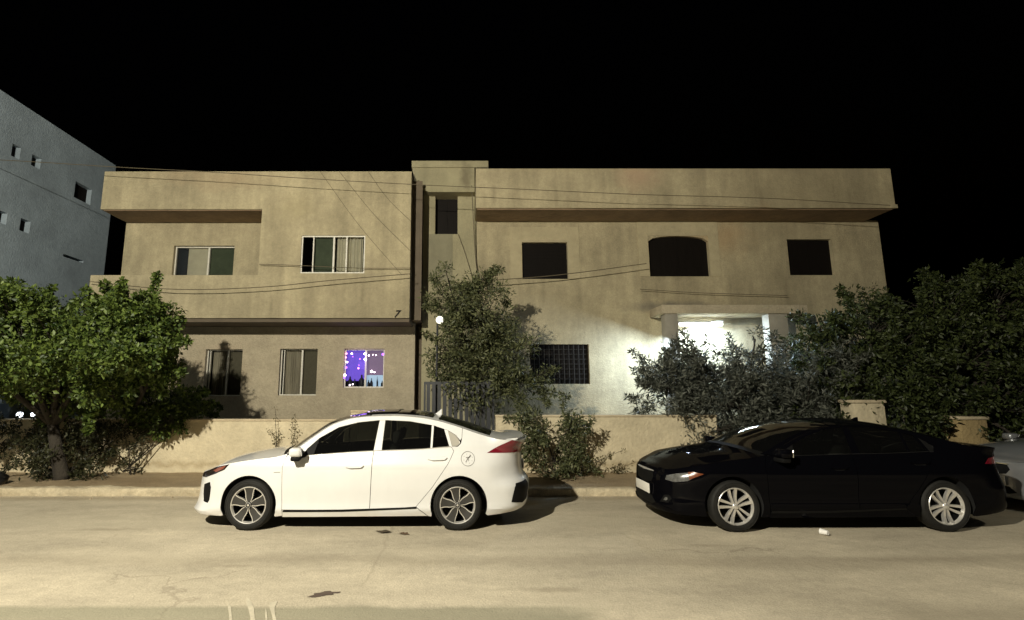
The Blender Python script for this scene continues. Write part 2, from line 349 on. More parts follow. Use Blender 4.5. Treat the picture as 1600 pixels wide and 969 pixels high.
soil=mat('garden_soil',(.09,.065,.04),.95,noise=[(4,.3,NZ)],bump=[(12,.05)])
# ---------------------------------------------------------------- ground
def sheet(name,x0,x1,y0,y1,z,m):
    b=MB(); b.quad((x0,y0,z),(x1,y0,z),(x1,y1,z),(x0,y1,z)); o=b.build(name,m,recalc=False); return meta(o,kind='structure')
sheet('ground',-250,250,-200,300,-.02,soil)
sheet('road',-60,60,-8,9.15,0,road)
KY0,KY1=9.14,9.30
rnd=random.Random(5)
from mathutils import noise as mn
mb=MB(); prof=[(0,-.05),(0,.04),(.0,.085),(.012,.112),(.035,.125),(.08,.127),(.13,.126),(.18,.122)]; NK=900; vs=[]   # kerb: crumbled on the left, cast stones on the right
for i in range(NK+1):
    x=-20+40*i/NK; k=1.0 if x<-2.6 else .22
    jt=0 if k==1 else (.012 if (x*2)%1<.06 else 0)
    for a,b in prof:
        q=Vector((x*2.2,a*4,b*4)); d=mn.noise(q)*.045*k+mn.noise(q*3.7)*.022*k+mn.noise(q*11)*.008
        vs.append((x,KY0+a-d*(1 if a<.14 else 0)+jt*(a<.05),b+(d*.7-jt if b>.05 else 0)))
P_=len(prof); mb.add(vs,[(i*P_+j,(i+1)*P_+j,(i+1)*P_+j+1,i*P_+j+1) for i in range(NK) for j in range(P_-1)],0,True)
meta(mb.build('kerb',kerbm,None,50),kind='structure')
# pavement: a gently uneven sheet
mb=MB(); nx,ny=160,10
vs=[(-20+40*i/nx, KY1-.02+ (11.05-KY1)*j/ny, .118+.012*math.sin(i*1.7+j)*rnd.random()) for j in range(ny+1) for i in range(nx+1)]
mb.add(vs,[(j*(nx+1)+i,j*(nx+1)+i+1,(j+1)*(nx+1)+i+1,(j+1)*(nx+1)+i) for j in range(ny) for i in range(nx)],0,True)
meta(mb.build('pavement',pave,recalc=False),kind='structure')
sheet('garden_bed',-20,20,11.0,14.6,.30,soil)
# ---------------------------------------------------------------- apartment building
def sheetwall(mb,x0,x1,z0,z1,y,holes=(),dep=.16,m=0,mr=0):
    """front skin at y with rectangular holes and their reveals; holes: (x0,x1,z0,z1[,arch])"""
    xs=sorted({x0,x1,*[h[0] for h in holes],*[h[1] for h in holes]}); zs=sorted({z0,z1,*[h[2] for h in holes],*[h[3] for h in holes]})
    for a,b in zip(xs,xs[1:]):
        for c,d in zip(zs,zs[1:]):
            if any(h[0]<=a+1e-6 and b<=h[1]+1e-6 and h[2]<=c+1e-6 and d<=h[3]+1e-6 for h in holes): continue
            mb.quad((a,y,c),(b,y,c),(b,y,d),(a,y,d),m)
    for h in holes:
        a,b,c,d=h[:4]; Y=y+dep
        mb.quad((a,y,c),(a,Y,c),(a,Y,d),(a,y,d),mr); mb.quad((b,y,c),(b,y,d),(b,Y,d),(b,Y,c),mr)
        mb.quad((a,y,c),(b,y,c),(b,Y,c),(a,Y,c),mr)
        if len(h)<5: mb.quad((a,y,d),(a,Y,d),(b,Y,d),(b,y,d),mr)
        else:
            N=14; rise=h[4]
            arc=[(a+(b-a)*i/N, d-rise+rise*math.sin(math.acos(min(1,max(-1,2*i/N-1))))**.9) for i in range(N+1)]
            for p,q in zip(arc,arc[1:]):
                mb.quad((p[0],y,p[1]),(q[0],y,q[1]),(q[0],y,d),(p[0],y,d),m)
                mb.quad((p[0],y,p[1]),(p[0],Y,p[1]),(q[0],Y,q[1]),(q[0],y,q[1]),mr)
D1,D2=13.3,14.35
def X(px,D,py=400): return at(px,py,D)[0]
def Z(py,D): return at(720,py,D)[2]
BLD=empty('apartment_building',(0,15,0),'two storey cream stucco apartment building with flat roof, brown soffit bands and a stair tower','building')
BLD.location=(0,0,0)
xL0=X(160,D1,300); xLb=X(405,D1,400); xL1=X(641,D1,400); xBal=X(138,D1,460)
zTop=Z(268,D1); zS1=Z(327,D1); zBt=Z(430,D1); zBb=Z(497,D1); zG=.25
xw0=X(192,D2,400); xR0=X(742,D2,300); xR1=X(1396,D1,300); xRw=X(1379,D2,400)
zTopR=Z(263.5,D1); zS2=Z(325,D1)
def win(px0,px1,py0,py1,D):
    ym=(py0+py1)/2; return (X(px0,D,ym),X(px1,D,ym),Z(py1,D),Z(py0,D))
W_bal=win(270,365,384,432,D2); W_bay=win(470,570,368,427,D1)
W_g1=win(319,377,546,619,D2); W_g2=win(436,495,545,618,D2); W_g3=win(537,600,545,606,D2)
W_t=win(680,715,304,366,D2); W_r1=win(816,887,379,436,D2); W_r2=win(1014,1108,369,432,D2); W_r3=win(1232,1302,374,430,D2); W_r4=win(828,921,538,600,D2)
# left block, lower wall
zSB=zBb
mb=MB(); xlow1=X(648,D2,560)
sheetwall(mb,xw0,xlow1,zG,zSB,D2,[W_g1,W_g2,W_g3],.17)
mb.quad((xlow1,D2,zG),(xlow1,14.74,zG),(xlow1,14.74,zSB),(xlow1,D2,zSB)); mb.quad((xw0,D2,zG),(xw0,D2,zSB),(xw0,24,zSB),(xw0,24,zG))
mb.build('ground_floor_wall',stucco2,BLD,None)
# left block, upper wall set back behind the balcony
mb=MB()
sheetwall(mb,xw0,xLb,zSB,zS1,D2,[W_bal],.2)
mb.quad((xw0,D2,zSB),(xw0,24,zSB),(xw0,24,zS1),(xw0,D2,zS1))
mb.build('balcony_wall',stucco,BLD,None)
# bay (flush with the parapet)
mb=MB(); sheetwall(mb,xLb,xL1,zBb,zTop,D1,[W_bay],.1)
mb.quad((xLb,D1,zBt),(xLb,D2,zBt),(xLb,D2,zS1),(xLb,D1,zS1)); mb.quad((xL1,D1,zBb),(xL1,D1,zTop),(xL1,24,zTop),(xL1,24,zBb))
mb.quad((xLb,D1,zTop),(xL1,D1,zTop),(xL1,D1+.2,zTop),(xLb,D1+.2,zTop))
mb.build('bay_wall',stucco,BLD,None)
mb=MB(); mb.box(xL0,xLb-.002,D1+.003,24,zS1,zTop)
mb.build('roof_parapet',stucco,BLD)
mb=MB(); mb.box(xBal,xLb-.002,D1+.002,D1+.16,zBb+.1,zBt); mb.box(xBal,xBal+.14,D1+.162,16,zBb+.1,zBt); mb.box(xBal,xLb-.002,D1+.005,D2+.1,zBb,zBb+.099)
mb.build('balcony_parapet',stucco,BLD)
mb=MB(); mb.box(xBal+.05,xL1-.004,D1+.06,D2-.002,zBb-.10,zBb-.002)
mb.build('soffit_band',brown,BLD)
mb=MB(); mb.box(xL0+.06,xLb-.004,D1+.05,D2-.002,zS1-.02,zS1-.002); mb.build('eaves_soffit',soff,BLD)
mb=MB(); mb.box(xR0+.03,xR1-.06,D1+.05,D2-.002,zS2-.03,zS2-.003)
mb.build('eaves_soffit',soff,BLD)
# recess in brown between left block and tower
xT0=X(660,D2,450); xT1=X(742,D2,450)
mb=MB(); mb.quad((xL1+.005,13.72,zBb),(xT0+.02,13.72,zBb),(xT0+.02,13.72,zTop-.1),(xL1+.005,13.72,zTop-.1)); mb.quad((xL1+.005,13.72,zBb),(xL1+.005,15.5,zBb),(xT0+.02,15.5,zBb),(xT0+.02,13.72,zBb)); mb.quad((xL1-.3,14.75,zG),(xT0+.3,14.75,zG),(xT0+.3,14.75,zBb-.01),(xL1-.3,14.75,zBb-.01))
mb.quad((xT0,D2+.01,zG),(xT0,15.56,zG),(xT0,15.56,zTop-.2),(xT0,D2+.01,zTop-.2))
mb.quad((xL1+.003,D1+.01,zBb),(xL1+.003,15.54,zBb),(xL1+.003,15.54,zTop-.01),(xL1+.003,D1+.01,zTop-.01))
mb.build('recess_wall',brown,BLD,None)
# stair tower
mb=MB(); sheetwall(mb,xT0,xT1+.05,zG,Z(285,D2),D2,[W_t],.25,0,1)
DT=D2-.35
poly=[(X(645,DT,255),Z(262,DT)),(X(645,DT,255),Z(269,DT)),(X(646.5,DT),Z(276,DT)),(X(650,DT),Z(284,DT)),(X(655,DT),Z(291,DT)),(X(661,DT),Z(297,DT)),(X(670,DT),Z(300,DT)),(X(742,DT),Z(300,DT)),(X(742,DT),Z(262,DT))]
mb.prism(poly,DT,17); mb.build('stair_tower',[towerm,soff],BLD,None)
mb=MB(); mb.rbox(X(643.5,DT,255),X(763,DT,255),DT-.05,17,Z(261.5,DT-.05),Z(251,DT-.05),.015); mb.build('tower_cap',towerm,BLD)
mb=MB(); a=at(667,440,D2); b=at(707,366,D2); mb.box(a[0],b[0],D2-.012,D2+.01,a[2],b[2]); mb.build('plaster_patch',patchm,BLD)
# right block
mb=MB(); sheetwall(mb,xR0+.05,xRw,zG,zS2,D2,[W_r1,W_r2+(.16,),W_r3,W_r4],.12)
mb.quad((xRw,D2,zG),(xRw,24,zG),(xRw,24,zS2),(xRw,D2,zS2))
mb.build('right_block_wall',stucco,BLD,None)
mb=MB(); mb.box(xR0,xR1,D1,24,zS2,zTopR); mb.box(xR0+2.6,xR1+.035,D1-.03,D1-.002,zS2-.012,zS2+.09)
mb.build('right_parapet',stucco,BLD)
# slightly raised window surrounds seen on the right block
pale=mat('pale_stucco',(.41,.355,.225),.9,noise=[(.9,.10,NZ),(5,.08,NZ)],bump=[(28,.012),(90,.006)])
for q,e in ((W_r1,.34),(W_r2,.30)):
    mb=MB()
    a,b,c,d=q; a-=e; b+=e; c-=.0; d+=.46
    for s_ in ((a,q[0]-.004,c,d),(q[1]+.004,b,c,d),(q[0]-.002,q[1]+.002,q[3]+.004,d)): mb.box(s_[0],s_[1],D2-.018,D2+.02,s_[2],s_[3])
    mb.build('window_surround',pale,BLD)
# flat roofs and backs
mb=MB(); mb.box(xL0,xR1,D2+.4,23.9,zTop-.5,zTop-.4); mb.box(xw0,xRw,23.9,24,zG,zTop-.5); mb.build('roof_slab',soff,BLD)
def wavy(mb,x0,x1,z0,z1,y,amp=.02,n=40,per=9,seed=1):
    r=random.Random(seed); ph=r.random()*6; vs=[];fs=[]
    for i in range(n+1):
        x=x0+(x1-x0)*i/n; yy=y+amp*math.sin(ph+i*6.283*per/n)+amp*.5*math.sin(i*1.3+ph)
        vs+=[(x,yy,z0),(x,yy+amp*.3*math.sin(i),z1)]
    mb.add(vs,[(2*i,2*i+2,2*i+3,2*i+1) for i in range(n)],0,True)
def room(mb,a,b,c,d,y,dep=1.0):
    mb.quad((a-.1,y+dep,c-.1),(b+.1,y+dep,c-.1),(b+.1,y+dep,d+.1),(a-.1,y+dep,d+.1))
    mb.quad((a-.1,y,c-.1),(a-.1,y+dep,c-.1),(a-.1,y+dep,d+.1),(a-.1,y,d+.1)); mb.quad((b+.1,y,c-.1),(b+.1,y,d+.1),(b+.1,y+dep,d+.1),(b+.1,y+dep,c-.1))
    mb.quad((a-.1,y,c-.1),(b+.1,y,c-.1),(b+.1,y+dep,c-.1),(a-.1,y+dep,c-.1)); mb.quad((a-.1,y,d+.1),(a-.1,y+dep,d+.1),(b+.1,y+dep,d+.1),(b+.1,y,d+.1))
def framewin(q,y,fm,bars,label,fw=.035):
    a,b,c,d=q
    mb=MB(); mb.box(a+.002,b-.002,y-.02,y+.05,c+.002,c+fw); mb.box(a+.002,b-.002,y-.02,y+.05,d-fw,d-.002)
    mb.box(a+.002,a+fw,y-.018,y+.048,c+fw,d-fw); mb.box(b-fw,b-.002,y-.018,y+.048,c+fw,d-fw)
    for t,wd in bars: x=a+(b-a)*t; mb.box(x-wd/2,x+wd/2,y-.03,y+.04,c+fw,d-fw)
    f=mb.build('window_frame',fm,BLD); meta(f,label)
    p=MB(); p.quad((a+fw,y+.012,c+fw),(b-fw,y+.012,c+fw),(b-fw,y+.012,d-fw),(a+fw,y+.012,d-fw)); p.build('pane',pane,f,recalc=False)
    r=MB(); room(r,a,b,c,d,y+.06); r.build('room_backing',dark,f,None)
    return f
# balcony window: dark gap, beige blind, green blind
f=framewin(W_bal,D2+.12,alu,[(.56,.045)],'wide white framed window above the balcony, half beige half green'); a,b,c,d=W_bal; wd=b-a
m_=MB(); m_.quad((a+wd*.19,D2+.2,c),(a+wd*.55,D2+.2,c),(a+wd*.55,D2+.2,d),(a+wd*.19,D2+.2,d)); m_.build('blind',curt,f,recalc=False)
m_=MB(); m_.quad((a+wd*.57,D2+.205,c),(a+wd*.96,D2+.205,c),(a+wd*.96,D2+.205,d),(a+wd*.57,D2+.205,d)); m_.build('blind',green,f,recalc=False)
# bay window
f=framewin(W_bay,D1+.05,alu,[(.19,.03),(.51,.045),(.71,.035)],'large white framed window with a green blind and a cream curtain'); a,b,c,d=W_bay; wd=b-a
m_=MB(); m_.quad((a+wd*.2,D1+.15,c),(a+wd*.5,D1+.15,c),(a+wd*.5,D1+.15,d),(a+wd*.2,D1+.15,d)); m_.build('blind',green,f,recalc=False)
m_=MB(); wavy(m_,a+wd*.53,b-.09,c,d,D1+.18,.025,60,7,3); m_.build('curtain',curt,f,recalc=False)
for q,sd,lb in ((W_g1,3,'left ground floor window with half drawn grey curtain'),(W_g2,5,'middle ground floor window with half drawn grey curtain')):
    f=framewin(q,D2+.13,alu,[(.09,.02),(.57,.045)],lb,.03); a,b,c,d=q; wd=b-a
    m_=MB(); wavy(m_,a+wd*.1,a+wd*.56,c,d,D2+.24,.018,50,8,sd); m_.build('curtain',curt if sd==9 else curtg,f,recalc=False)
    m_=MB(); m_.quad((a+wd*.58,D2+.22,c),(b,D2+.22,c),(b,D2+.22,d),(a+wd*.58,D2+.22,d)); m_.build('insect_screen',mat('screen_mesh',(.16,.14,.10),.9,noise=[(20,.1,NZ)]),f,recalc=False)
# lit window with purple string lights
f=framewin(W_g3,D2+.11,alu,[(.53,.05)],'small ground floor window lit violet with hanging string lights',.035); a,b,c,d=W_g3; wd=b-a; ht=d-c
vio=mat('violet_glow',(.10,.06,.3),.9,emit=((.22,.12,.85),.75),noise=[(4,.2,NZ)]); vio2=mat('pale_glow',(.2,.25,.3),.9,emit=((.45,.62,.8),.9)); mau=mat('mauve_glow',(.15,.1,.12),.9,emit=((.36,.25,.42),.5))
m_=MB(); wavy(m_,a,a+wd*.53,c+ht*.18,d,D2+.3,.012,30,6,7); m_.build('violet_curtain',vio,f,recalc=False)
m_=MB(); m_.quad((a+wd*.53,D2+.31,c),(b,D2+.31,c),(b,D2+.31,c+ht*.33),(a+wd*.53,D2+.31,c+ht*.33)); m_.build('lit_wall',vio2,f,recalc=False)
m_=MB(); m_.quad((a+wd*.53,D2+.31,c+ht*.33),(b,D2+.31,c+ht*.33),(b,D2+.31,d),(a+wd*.53,D2+.31,d)); m_.build('mauve_curtain',mau,f,recalc=False)
m_=MB()
for x0,x1,h in ((.06,.2,.24),(.2,.3,.18),(.34,.5,.28),(.56,.63,.16),(.63,.7,.2),(.79,.83,.24),(.9,.97,.14)): (m_.rbox(a+wd*x0,a+wd*x1,D2+.2,D2+.26,c+.03,c+.03+ht*h*.6,.02),m_.lathe([(0,0),(wd*(x1-x0)*.42,0),(wd*(x1-x0)*.45,ht*h*.6),(wd*(x1-x0)*.15,ht*h*.85),(wd*(x1-x0)*.13,ht*h*1.1),(0,ht*h*1.1)],(a+wd*(x0+x1)/2,D2+.2,c+.03),12,0,'z'))
m_.build('shelf_items',mat('dark_items',(.02,.02,.03),.6),f)
white_e=mat('bulb_white',(.8,.7,.8),.5,emit=((1,.78,.95),9)); viol_e=mat('bulb_violet',(.3,.1,.8),.5,emit=((.2,.05,1),6)); pink_e=mat('bulb_pink',(.8,.2,.5),.5,emit=((1,.25,.6),5))
SL=empty('string_lights',(a,D2+.09,c),'string of small white and violet bulbs hung round the lit ground floor window','string lights')
def ball(mb,x,y,z,r,m=0):
    mb.lathe([(r*math.sin(t*math.pi/6),-r*math.cos(t*math.pi/6)) for t in range(7)],(x,y,z),10,m,'z')
for u,v,r,e in ((.17,.88,.022,white_e),(.2,.8,.016,viol_e),(.5,.87,.026,white_e),(.51,.73,.028,white_e),(.6,.83,.018,white_e),(.7,.85,.013,white_e),(.78,.84,.016,white_e),(.95,.86,.03,viol_e),(.38,.74,.022,viol_e),(.06,.66,.024,white_e),(.05,.52,.028,viol_e),(.02,.32,.032,white_e),(.0,.26,.026,viol_e),(.35,.5,.022,pink_e),(.36,.58,.016,viol_e),(.68,.42,.035,white_e),(.75,.4,.02,white_e),(.04,.88,.022,pink_e),(.03,.78,.018,pink_e),(.15,.07,.02,white_e),(.22,.09,.016,white_e)):
    m_=MB(); ball(m_,wd*u,(-.03 if u<.52 and u>.48 else 0),ht*v,r); m_.build('bulb',e,SL)
m_=MB(); m_.tube([(wd*.02,0,ht*.28),(wd*.05,0,ht*.5),(wd*.06,0,ht*.7),(wd*.05,0,ht*.88),(wd*.17,0,ht*.92),(wd*.35,0,ht*.9),(wd*.5,0,ht*.92),(wd*.7,0,ht*.88),(wd*.95,0,ht*.9)],.003,5); m_.build('wire',cablem,SL)
lamp('string_light_glow','POINT',(a+wd*.4,D2-.06,c+ht*.6),2,(.42,.2,1),shadow_soft_size=.15)
# dark windows
def darkwin(q,y,lab,slat=False):
    a,b,c,d=q; m_=MB(); m_.box(a+.002,b-.002,y,y+.04,c+.002,d-.002)
    if slat:
        n=int((d-c)/.045)
        for i in range(n): z=c+.02+i*(d-c-.03)/n; m_.box(a+.02,b-.02,y-.012,y-.001,z,z+.03)
    else:
        x=(a+b)/2; m_.box(x-.02,x+.02,y-.015,y-.001,c+.01,d-.01)
    o=m_.build('shutter',shut,BLD); meta(o,lab); return o
darkwin(W_t,D2+.24,'tall black opening in the stair tower'); darkwin(W_r1,D2+.11,'upper floor window beside the tower with closed black shutter',True)
darkwin(W_r2,D2+.11,'arched upper floor window with closed black shutter'); darkwin(W_r3,D2+.11,'rightmost upper floor window with closed black shutter'); darkwin(W_r4,D2+.11,'ground floor window with closed black shutter',True)
a,b,c,d=W_r4; m_=MB()
for i in range(1,12): x=a+(b-a)*i/12; m_.box(x-.008,x+.008,D2+.045,D2+.06,c+.003,d-.003)
for i in range(1,8): z=c+(d-c)*i/8; m_.box(a+.003,b-.003,D2+.062,D2+.072,z-.006,z+.006)
m_.build('window_grille',mat('grille_iron',(.035,.032,.028),.6,spec=.2),BLD)
# house mark 7
cu=bpy.data.curves.new('house_mark','FONT'); cu.body='7'; cu.size=.27; cu.extrude=.006; cu.shear=.35; cu.offset=.006
t_=bpy.data.objects.new('house_mark',cu); C.objects.link(t_); bpy.context.view_layer.update()
me=bpy.data.meshes.new_from_object(t_.evaluated_get(bpy.context.evaluated_depsgraph_get())); bpy.data.objects.remove(t_)
o=bpy.data.objects.new('house_mark',me); C.objects.link(o); me.materials.append(dark); o.parent=BLD; p=at(615,496,D1); o.location=(p[0],D1-.012,p[2]); o.rotation_euler=(R(90),0,0)
# ---- porch with the white tube lamp
mb=MB(); zc0=Z(490,13.45); zc1=Z(476,13.45); xp0=X(1034,13.45,480); xp1=X(1262,13.45,480)
mb.rbox(xp0,xp1,13.45,D2-.002,zc0,zc1,.02)
mb.build('porch_canopy',stucco2,BLD)
for px,wp in ((1041,20),(1203,30)):
    mb=MB(); x0=X(px,13.5,520); x1=X(px+wp,13.5,520); mb.rbox(x0,x1,13.5,13.5+.3,zG,zc0-.002,.01)
    mb.build('porch_pillar',mat('pillar_stucco',(.30,.28,.23),.9,noise=[(3,.12,NZ)],bump=[(40,.01)]),BLD)
TL=empty('tube_lamp',at(1094,507,14.15),'glowing white fluorescent tube under the porch canopy','lamp')
x0=X(1062,14.15,507)-TL.location.x; x1=X(1128,14.15,507)-TL.location.x
mb=MB(); mb.tube([(x0,0,0),(x1,0,0)],.035,12); mb.build('tube',mat('tube_glow',(.9,.95,1),.5,emit=((.8,.9,1),16)),TL)
mb=MB(); mb.rbox(x0-.03,x1+.03,-.05,.06,.05,.10,.01); mb.build('fitting',alu,TL)
lamp('porch_light','AREA',(TL.location.x-.15,13.98,TL.location.z-.05),250,(.62,.8,1.0),shape='RECTANGLE',size=1.1,size_y=.1,rot=(0,R(-14),0))
lamp('porch_light','AREA',(xp0-.25,13.2,TL.location.z-.35),105,(.66,.82,1.0),shape='RECTANGLE',size=.3,size_y=.1,rot=(R(10),R(20),0))  # added area light without a fixture, unseen left of the porch pillar
# ---- globe lamp on the tower
GL=empty('globe_lamp',at(687,500,11.2),'white glowing globe lamp on a thin post beside the slatted gate','lamp')
mb=MB(); ball(mb,0,0,0,.085); mb.build('globe',mat('globe_glow',(.9,.9,.8),.5,emit=((1,.95,.8),1.3)),GL)
mb=MB(); mb.tube([(-.05,.0,-.08),(-.06,.0,-1.5),(-.06,0,.12-GL.location.z)],.022,8); mb.build('post',slatm,GL)
# ---- neighbour block
NB=empty('neighbour_building',(0,0,0),'tall blue grey plastered block with small square windows at the left edge','building')
nx_=-12.6
def nat(px,py):   # point of the wall plane X=nx_ seen at the pixel
    a=(px-720)/800; b=(484.5-py)/800; dx,dy,dz=a,CT-b*ST,ST+b*CT; t=nx_/dx
    return (nx_,dy*t,CAMH+dz*t)
yf=nat(181,262)[1]; zt_=nat(0,140)[2]
def nhole(x0,x1,y0,y1):
    p=nat(x0,(y0+y1)/2); q=nat(x1,(y0+y1)/2); xm=(x0+x1)/2
    return (p[1],q[1],nat(xm,y1)[2],nat(xm,y0)[2])
NH=[nhole(18,32,227,247),nhole(49,64,244,262),nhole(116,143,289,315),nhole(-6,11,330,349),nhole(31,47,343,363),nhole(98,131,402,406)]
mb=MB(); t2=MB(); sheetwall(t2,6,yf,0,zt_,0,NH,.18)
mb.add([(nx_-v[1],v[0],v[2]) for v in t2.v],t2.f)
mb.box(nx_-9,nx_-.002,6,yf,zt_-.3,zt_-.003); mb.quad((nx_,yf,0),(nx_-9,yf,0),(nx_-9,yf,zt_),(nx_,yf,zt_)); mb.quad((nx_,6,0),(nx_-9,6,0),(nx_-9,6,zt_),(nx_,6,zt_))
mb.quad((nx_-9,6,0),(nx_-9,yf,0),(nx_-9,yf,zt_),(nx_-9,6,zt_))
mb.build('wall',bluew,NB,None)
for h in NH:
    m_=MB(); m_.box(nx_-.2,nx_-.16,h[0]+.002,h[1]-.002,h[2]+.002,h[3]-.002)
    if h[1]-h[0]>1.0 and h[3]-h[2]>.3: y_=(h[0]+h[1])/2; m_.box(nx_-.158,nx_-.13,y_-.03,y_+.03,h[2],h[3])
    m_.build('window',shut,NB)
# ---- garden wall
GW=D3=10.97
def wallseg(name,px0,px1,py,label,step=True,thick=.2):
    x0=X(px0,D3,690); x1=X(px1,D3,690); z=Z(py,D3); E_=empty(name,(x0,D3,.12),label,'wall')
    mb=MB(); n=max(2,int((x1-x0)/.25)); mb.box(0,x1-x0,0,thick,-.14,z-.12-.04); mb.build('wall_face',wallm,E_)
    mb=MB(); mb.rbox(-.01,x1-x0+.01,-.025,thick+.025,z-.16,z-.12,.012); mb.build('coping',coping,E_)
    return E_
wallseg('garden_wall',-420,545,655,'long low cream rendered garden wall behind the left tree and the white car')
wallseg('garden_wall',547,655,641,'short raised piece of cream garden wall beside the slatted gate')
wallseg('garden_wall',775,1122,648.5,'cream rendered garden wall between the two parked cars, beside the pavement shrub')
GP=empty('gate_pillar',(X(1337,10.9,660),10.9,.12),'short yellow cream gate pillar rising behind the black car roof','pillar')
wp=X(1386,10.9,660)-X(1337,10.9,660)
mb=MB(); mb.rbox(0,wp,0,.4,-.02,Z(630,10.9)-.12,.02); mb.build('shaft',wallm,GP)
mb=MB(); mb.rbox(-.03,wp+.03,-.03,.43,Z(630,10.9)-.118,Z(625,10.9)-.12,.015); mb.build('cap',coping,GP)
GP=empty('gate_pillar',(X(1503,10.9,680),10.9,.12),'ochre gate pillar between the black car boot and the dark hedge','pillar')
wp=X(1546,10.9,680)-X(1503,10.9,680)
mb=MB(); mb.rbox(0,wp,0,.4,-.02,Z(656,10.9)-.12,.02); mb.build('shaft',mat('ochre_render',(.36,.27,.13),.9,noise=[(4,.2,NZ)],bump=[(20,.02)]),GP)
mb=MB(); mb.rbox(-.03,wp+.03,-.03,.43,Z(656,10.9)-.118,Z(651,10.9)-.12,.015); mb.build('cap',coping,GP)
# ---- slatted gate
x0=X(662,11.1,630); x1=X(772,11.1,630); zt=Z(595,11.1)
G=empty('slatted_gate',(x0,11.1,.12),'dark metal gate of upright slats half hidden by the middle tree','gate')
mb=MB(); mb.box(0,x1-x0,0,.04,.05,.1); mb.box(0,x1-x0,0,.04,zt-.2,zt-.14); mb.box(0,.04,0,.04,.1,zt-.2); mb.box(x1-x0-.04,x1-x0,0,.04,.1,zt-.2); mb.build('gate_frame',slatm,G)
mb=MB(); n=12
for i in range(n): xx=.06+i*(x1-x0-.1)/n; mb.box(xx,xx+.075,-.01,-.002,.06,zt-.15)
mb.build('slats',slatm,G)
# ---- cables
def cable(pts,r,label,D=12.4,grp=None,sag=0):
    P=[Vector(at(p[0],p[1],p[2] if len(p)>2 else D)) for p in pts]; out=[]
    Q=[P[0]*2-P[1]]+P+[P[-1]*2-P[-2]]
    for i in range(1,len(Q)-2):
        for k in range(10):
            t=k/10; a,b,c,d=Q[i-1:i+3]; out.append(.5*((2*b)+(c-a)*t+(2*a-5*b+4*c-d)*t*t+(3*b-a-3*c+d)*t**3))
    out.append(P[-1]); mb=MB(); mb.tube(out,r,6); o=mb.build('overhead_cable',cablem); meta(o,label,'cable','overhead cables across the facade'); return o
cable([(-300,236),(0,250),(180,261),(330,269),(480,279),(640,288),(820,296),(1000,304),(1200,310),(1391,321)],.009,'long thick overhead cable crossing the whole facade just below the roofline',12.6)
cable([(139,440,13.1),(270,452,13.0),(405,449,13.0),(520,438,13.0),(640,428,13.0)],.011,'thin cable sagging across the balcony band on the left')
cable([(405,413,13.2),(470,415,13.2),(560,419,13.2),(641,419,13.2)],.009,'thin straight cable at sill height of the white framed bay window')
cable([(742,440,13.9),(870,430,13.9),(1010,412,13.9)],.012,'cable rising between the two upper right dark windows')
cable([(1000,452,14.2),(1100,458,14.2),(1230,462,14.2)],.009,'dark cable run above the porch canopy')
for i,(a,b,lb) in enumerate((((530,268),(641,392),'steepest thin line slanting down the bay wall'),((575,268),(641,345),'short thin line slanting to the bay corner near the roof'),((500,268),(628,430),'lowest thin line slanting down the bay wall above the big window'))):  # thin slanting lines laid just in front of the bay wall
    m=((a[0]+b[0])/2-3,(a[1]+b[1])/2+3); cable([(*a,13.27),(*m,13.27),(*b,13.27)],.006,lb)
cable([(737,290,14.0),(740,350,14.2),(745,420,14.25),(760,470,14.25)],.012,'dark cable hanging down the right edge of the stair tower')
cable([(716,366,14.3),(728,400,14.3),(740,440,14.3)],.008,'thin cable hanging below the tower opening')
# ---------------------------------------------------------------- cars
whitep=mat('white_paint',(.66,.66,.65),.35,coat=1,noise=[(1.5,.02,NZ),(6,.02,(1,1,.3))])
def dirty(m,z0,col,amp):
    blend(m,lambda n,L:band('z',z0,.14,.14,.06,5,amp)(n,L),col)
dirty(whitep,.12,(.45,.38,.27),.6)
blackp=mat('black_paint',(.002,.002,.003),.5,coat=.2,spec=.0)
silverp=mat('silver_paint',(.30,.31,.32),.35,metal=.6,coat=1)
trim=mat('black_trim',(.006,.006,.006),.6,spec=.12); under=mat('underbody',(.004,.004,.004),.95); seal=mat('window_seal',(.012,.012,.012),.6,spec=.12)
chrome=mat('chrome',(.8,.8,.8),.12,metal=1)
cglass=glass('car_glass',(.30,.32,.30),.42,.015,1.45); cgdark=glass('dark_car_glass',(.2,.2,.2),.3,.03)
tyrem=mat('tyre_rubber',(.014,.0135,.012),.7,spec=.25,noise=[(10,.3,NZ)]); rimdk=mat('rim_dark',(.04,.038,.034),.5,spec=.3); rimbr=mat('rim_silver',(.80,.78,.74),.3,metal=.7,noise=[(20,.08,NZ)])
disc=mat('brake_disc',(.004,.004,.004),.8,spec=.1)
redl=mat('red_lens',(.16,.008,.018),.15,coat=1); smoke=mat('smoked_lens',(.02,.014,.014),.12,coat=1); clearl=mat('clear_lens',(.10,.10,.095),.2,coat=1,noise=[(30,.4,NZ)]); amber=mat('amber_lens',(.17,.05,.018),.2,coat=1)
platem=mat('plate_white',(.72,.70,.64),.5); seatm=mat('seat_fabric',(.28,.27,.24),.9); greyg=mat('quarter_glass_grey',(.36,.34,.29),.3,coat=.5)  # quarter glass in one flat light grey
def resample(poly,step):
    out=[]
    for a,b in zip(poly,poly[1:]+poly[:1]):
        L=math.hypot(b[0]-a[0],b[1]-a[1]); 
        if L<1e-5: continue
        n=max(1,int(math.ceil(L/step)))
        for i in range(n): out.append((a[0]+(b[0]-a[0])*i/n,a[1]+(b[1]-a[1])*i/n))
    return out
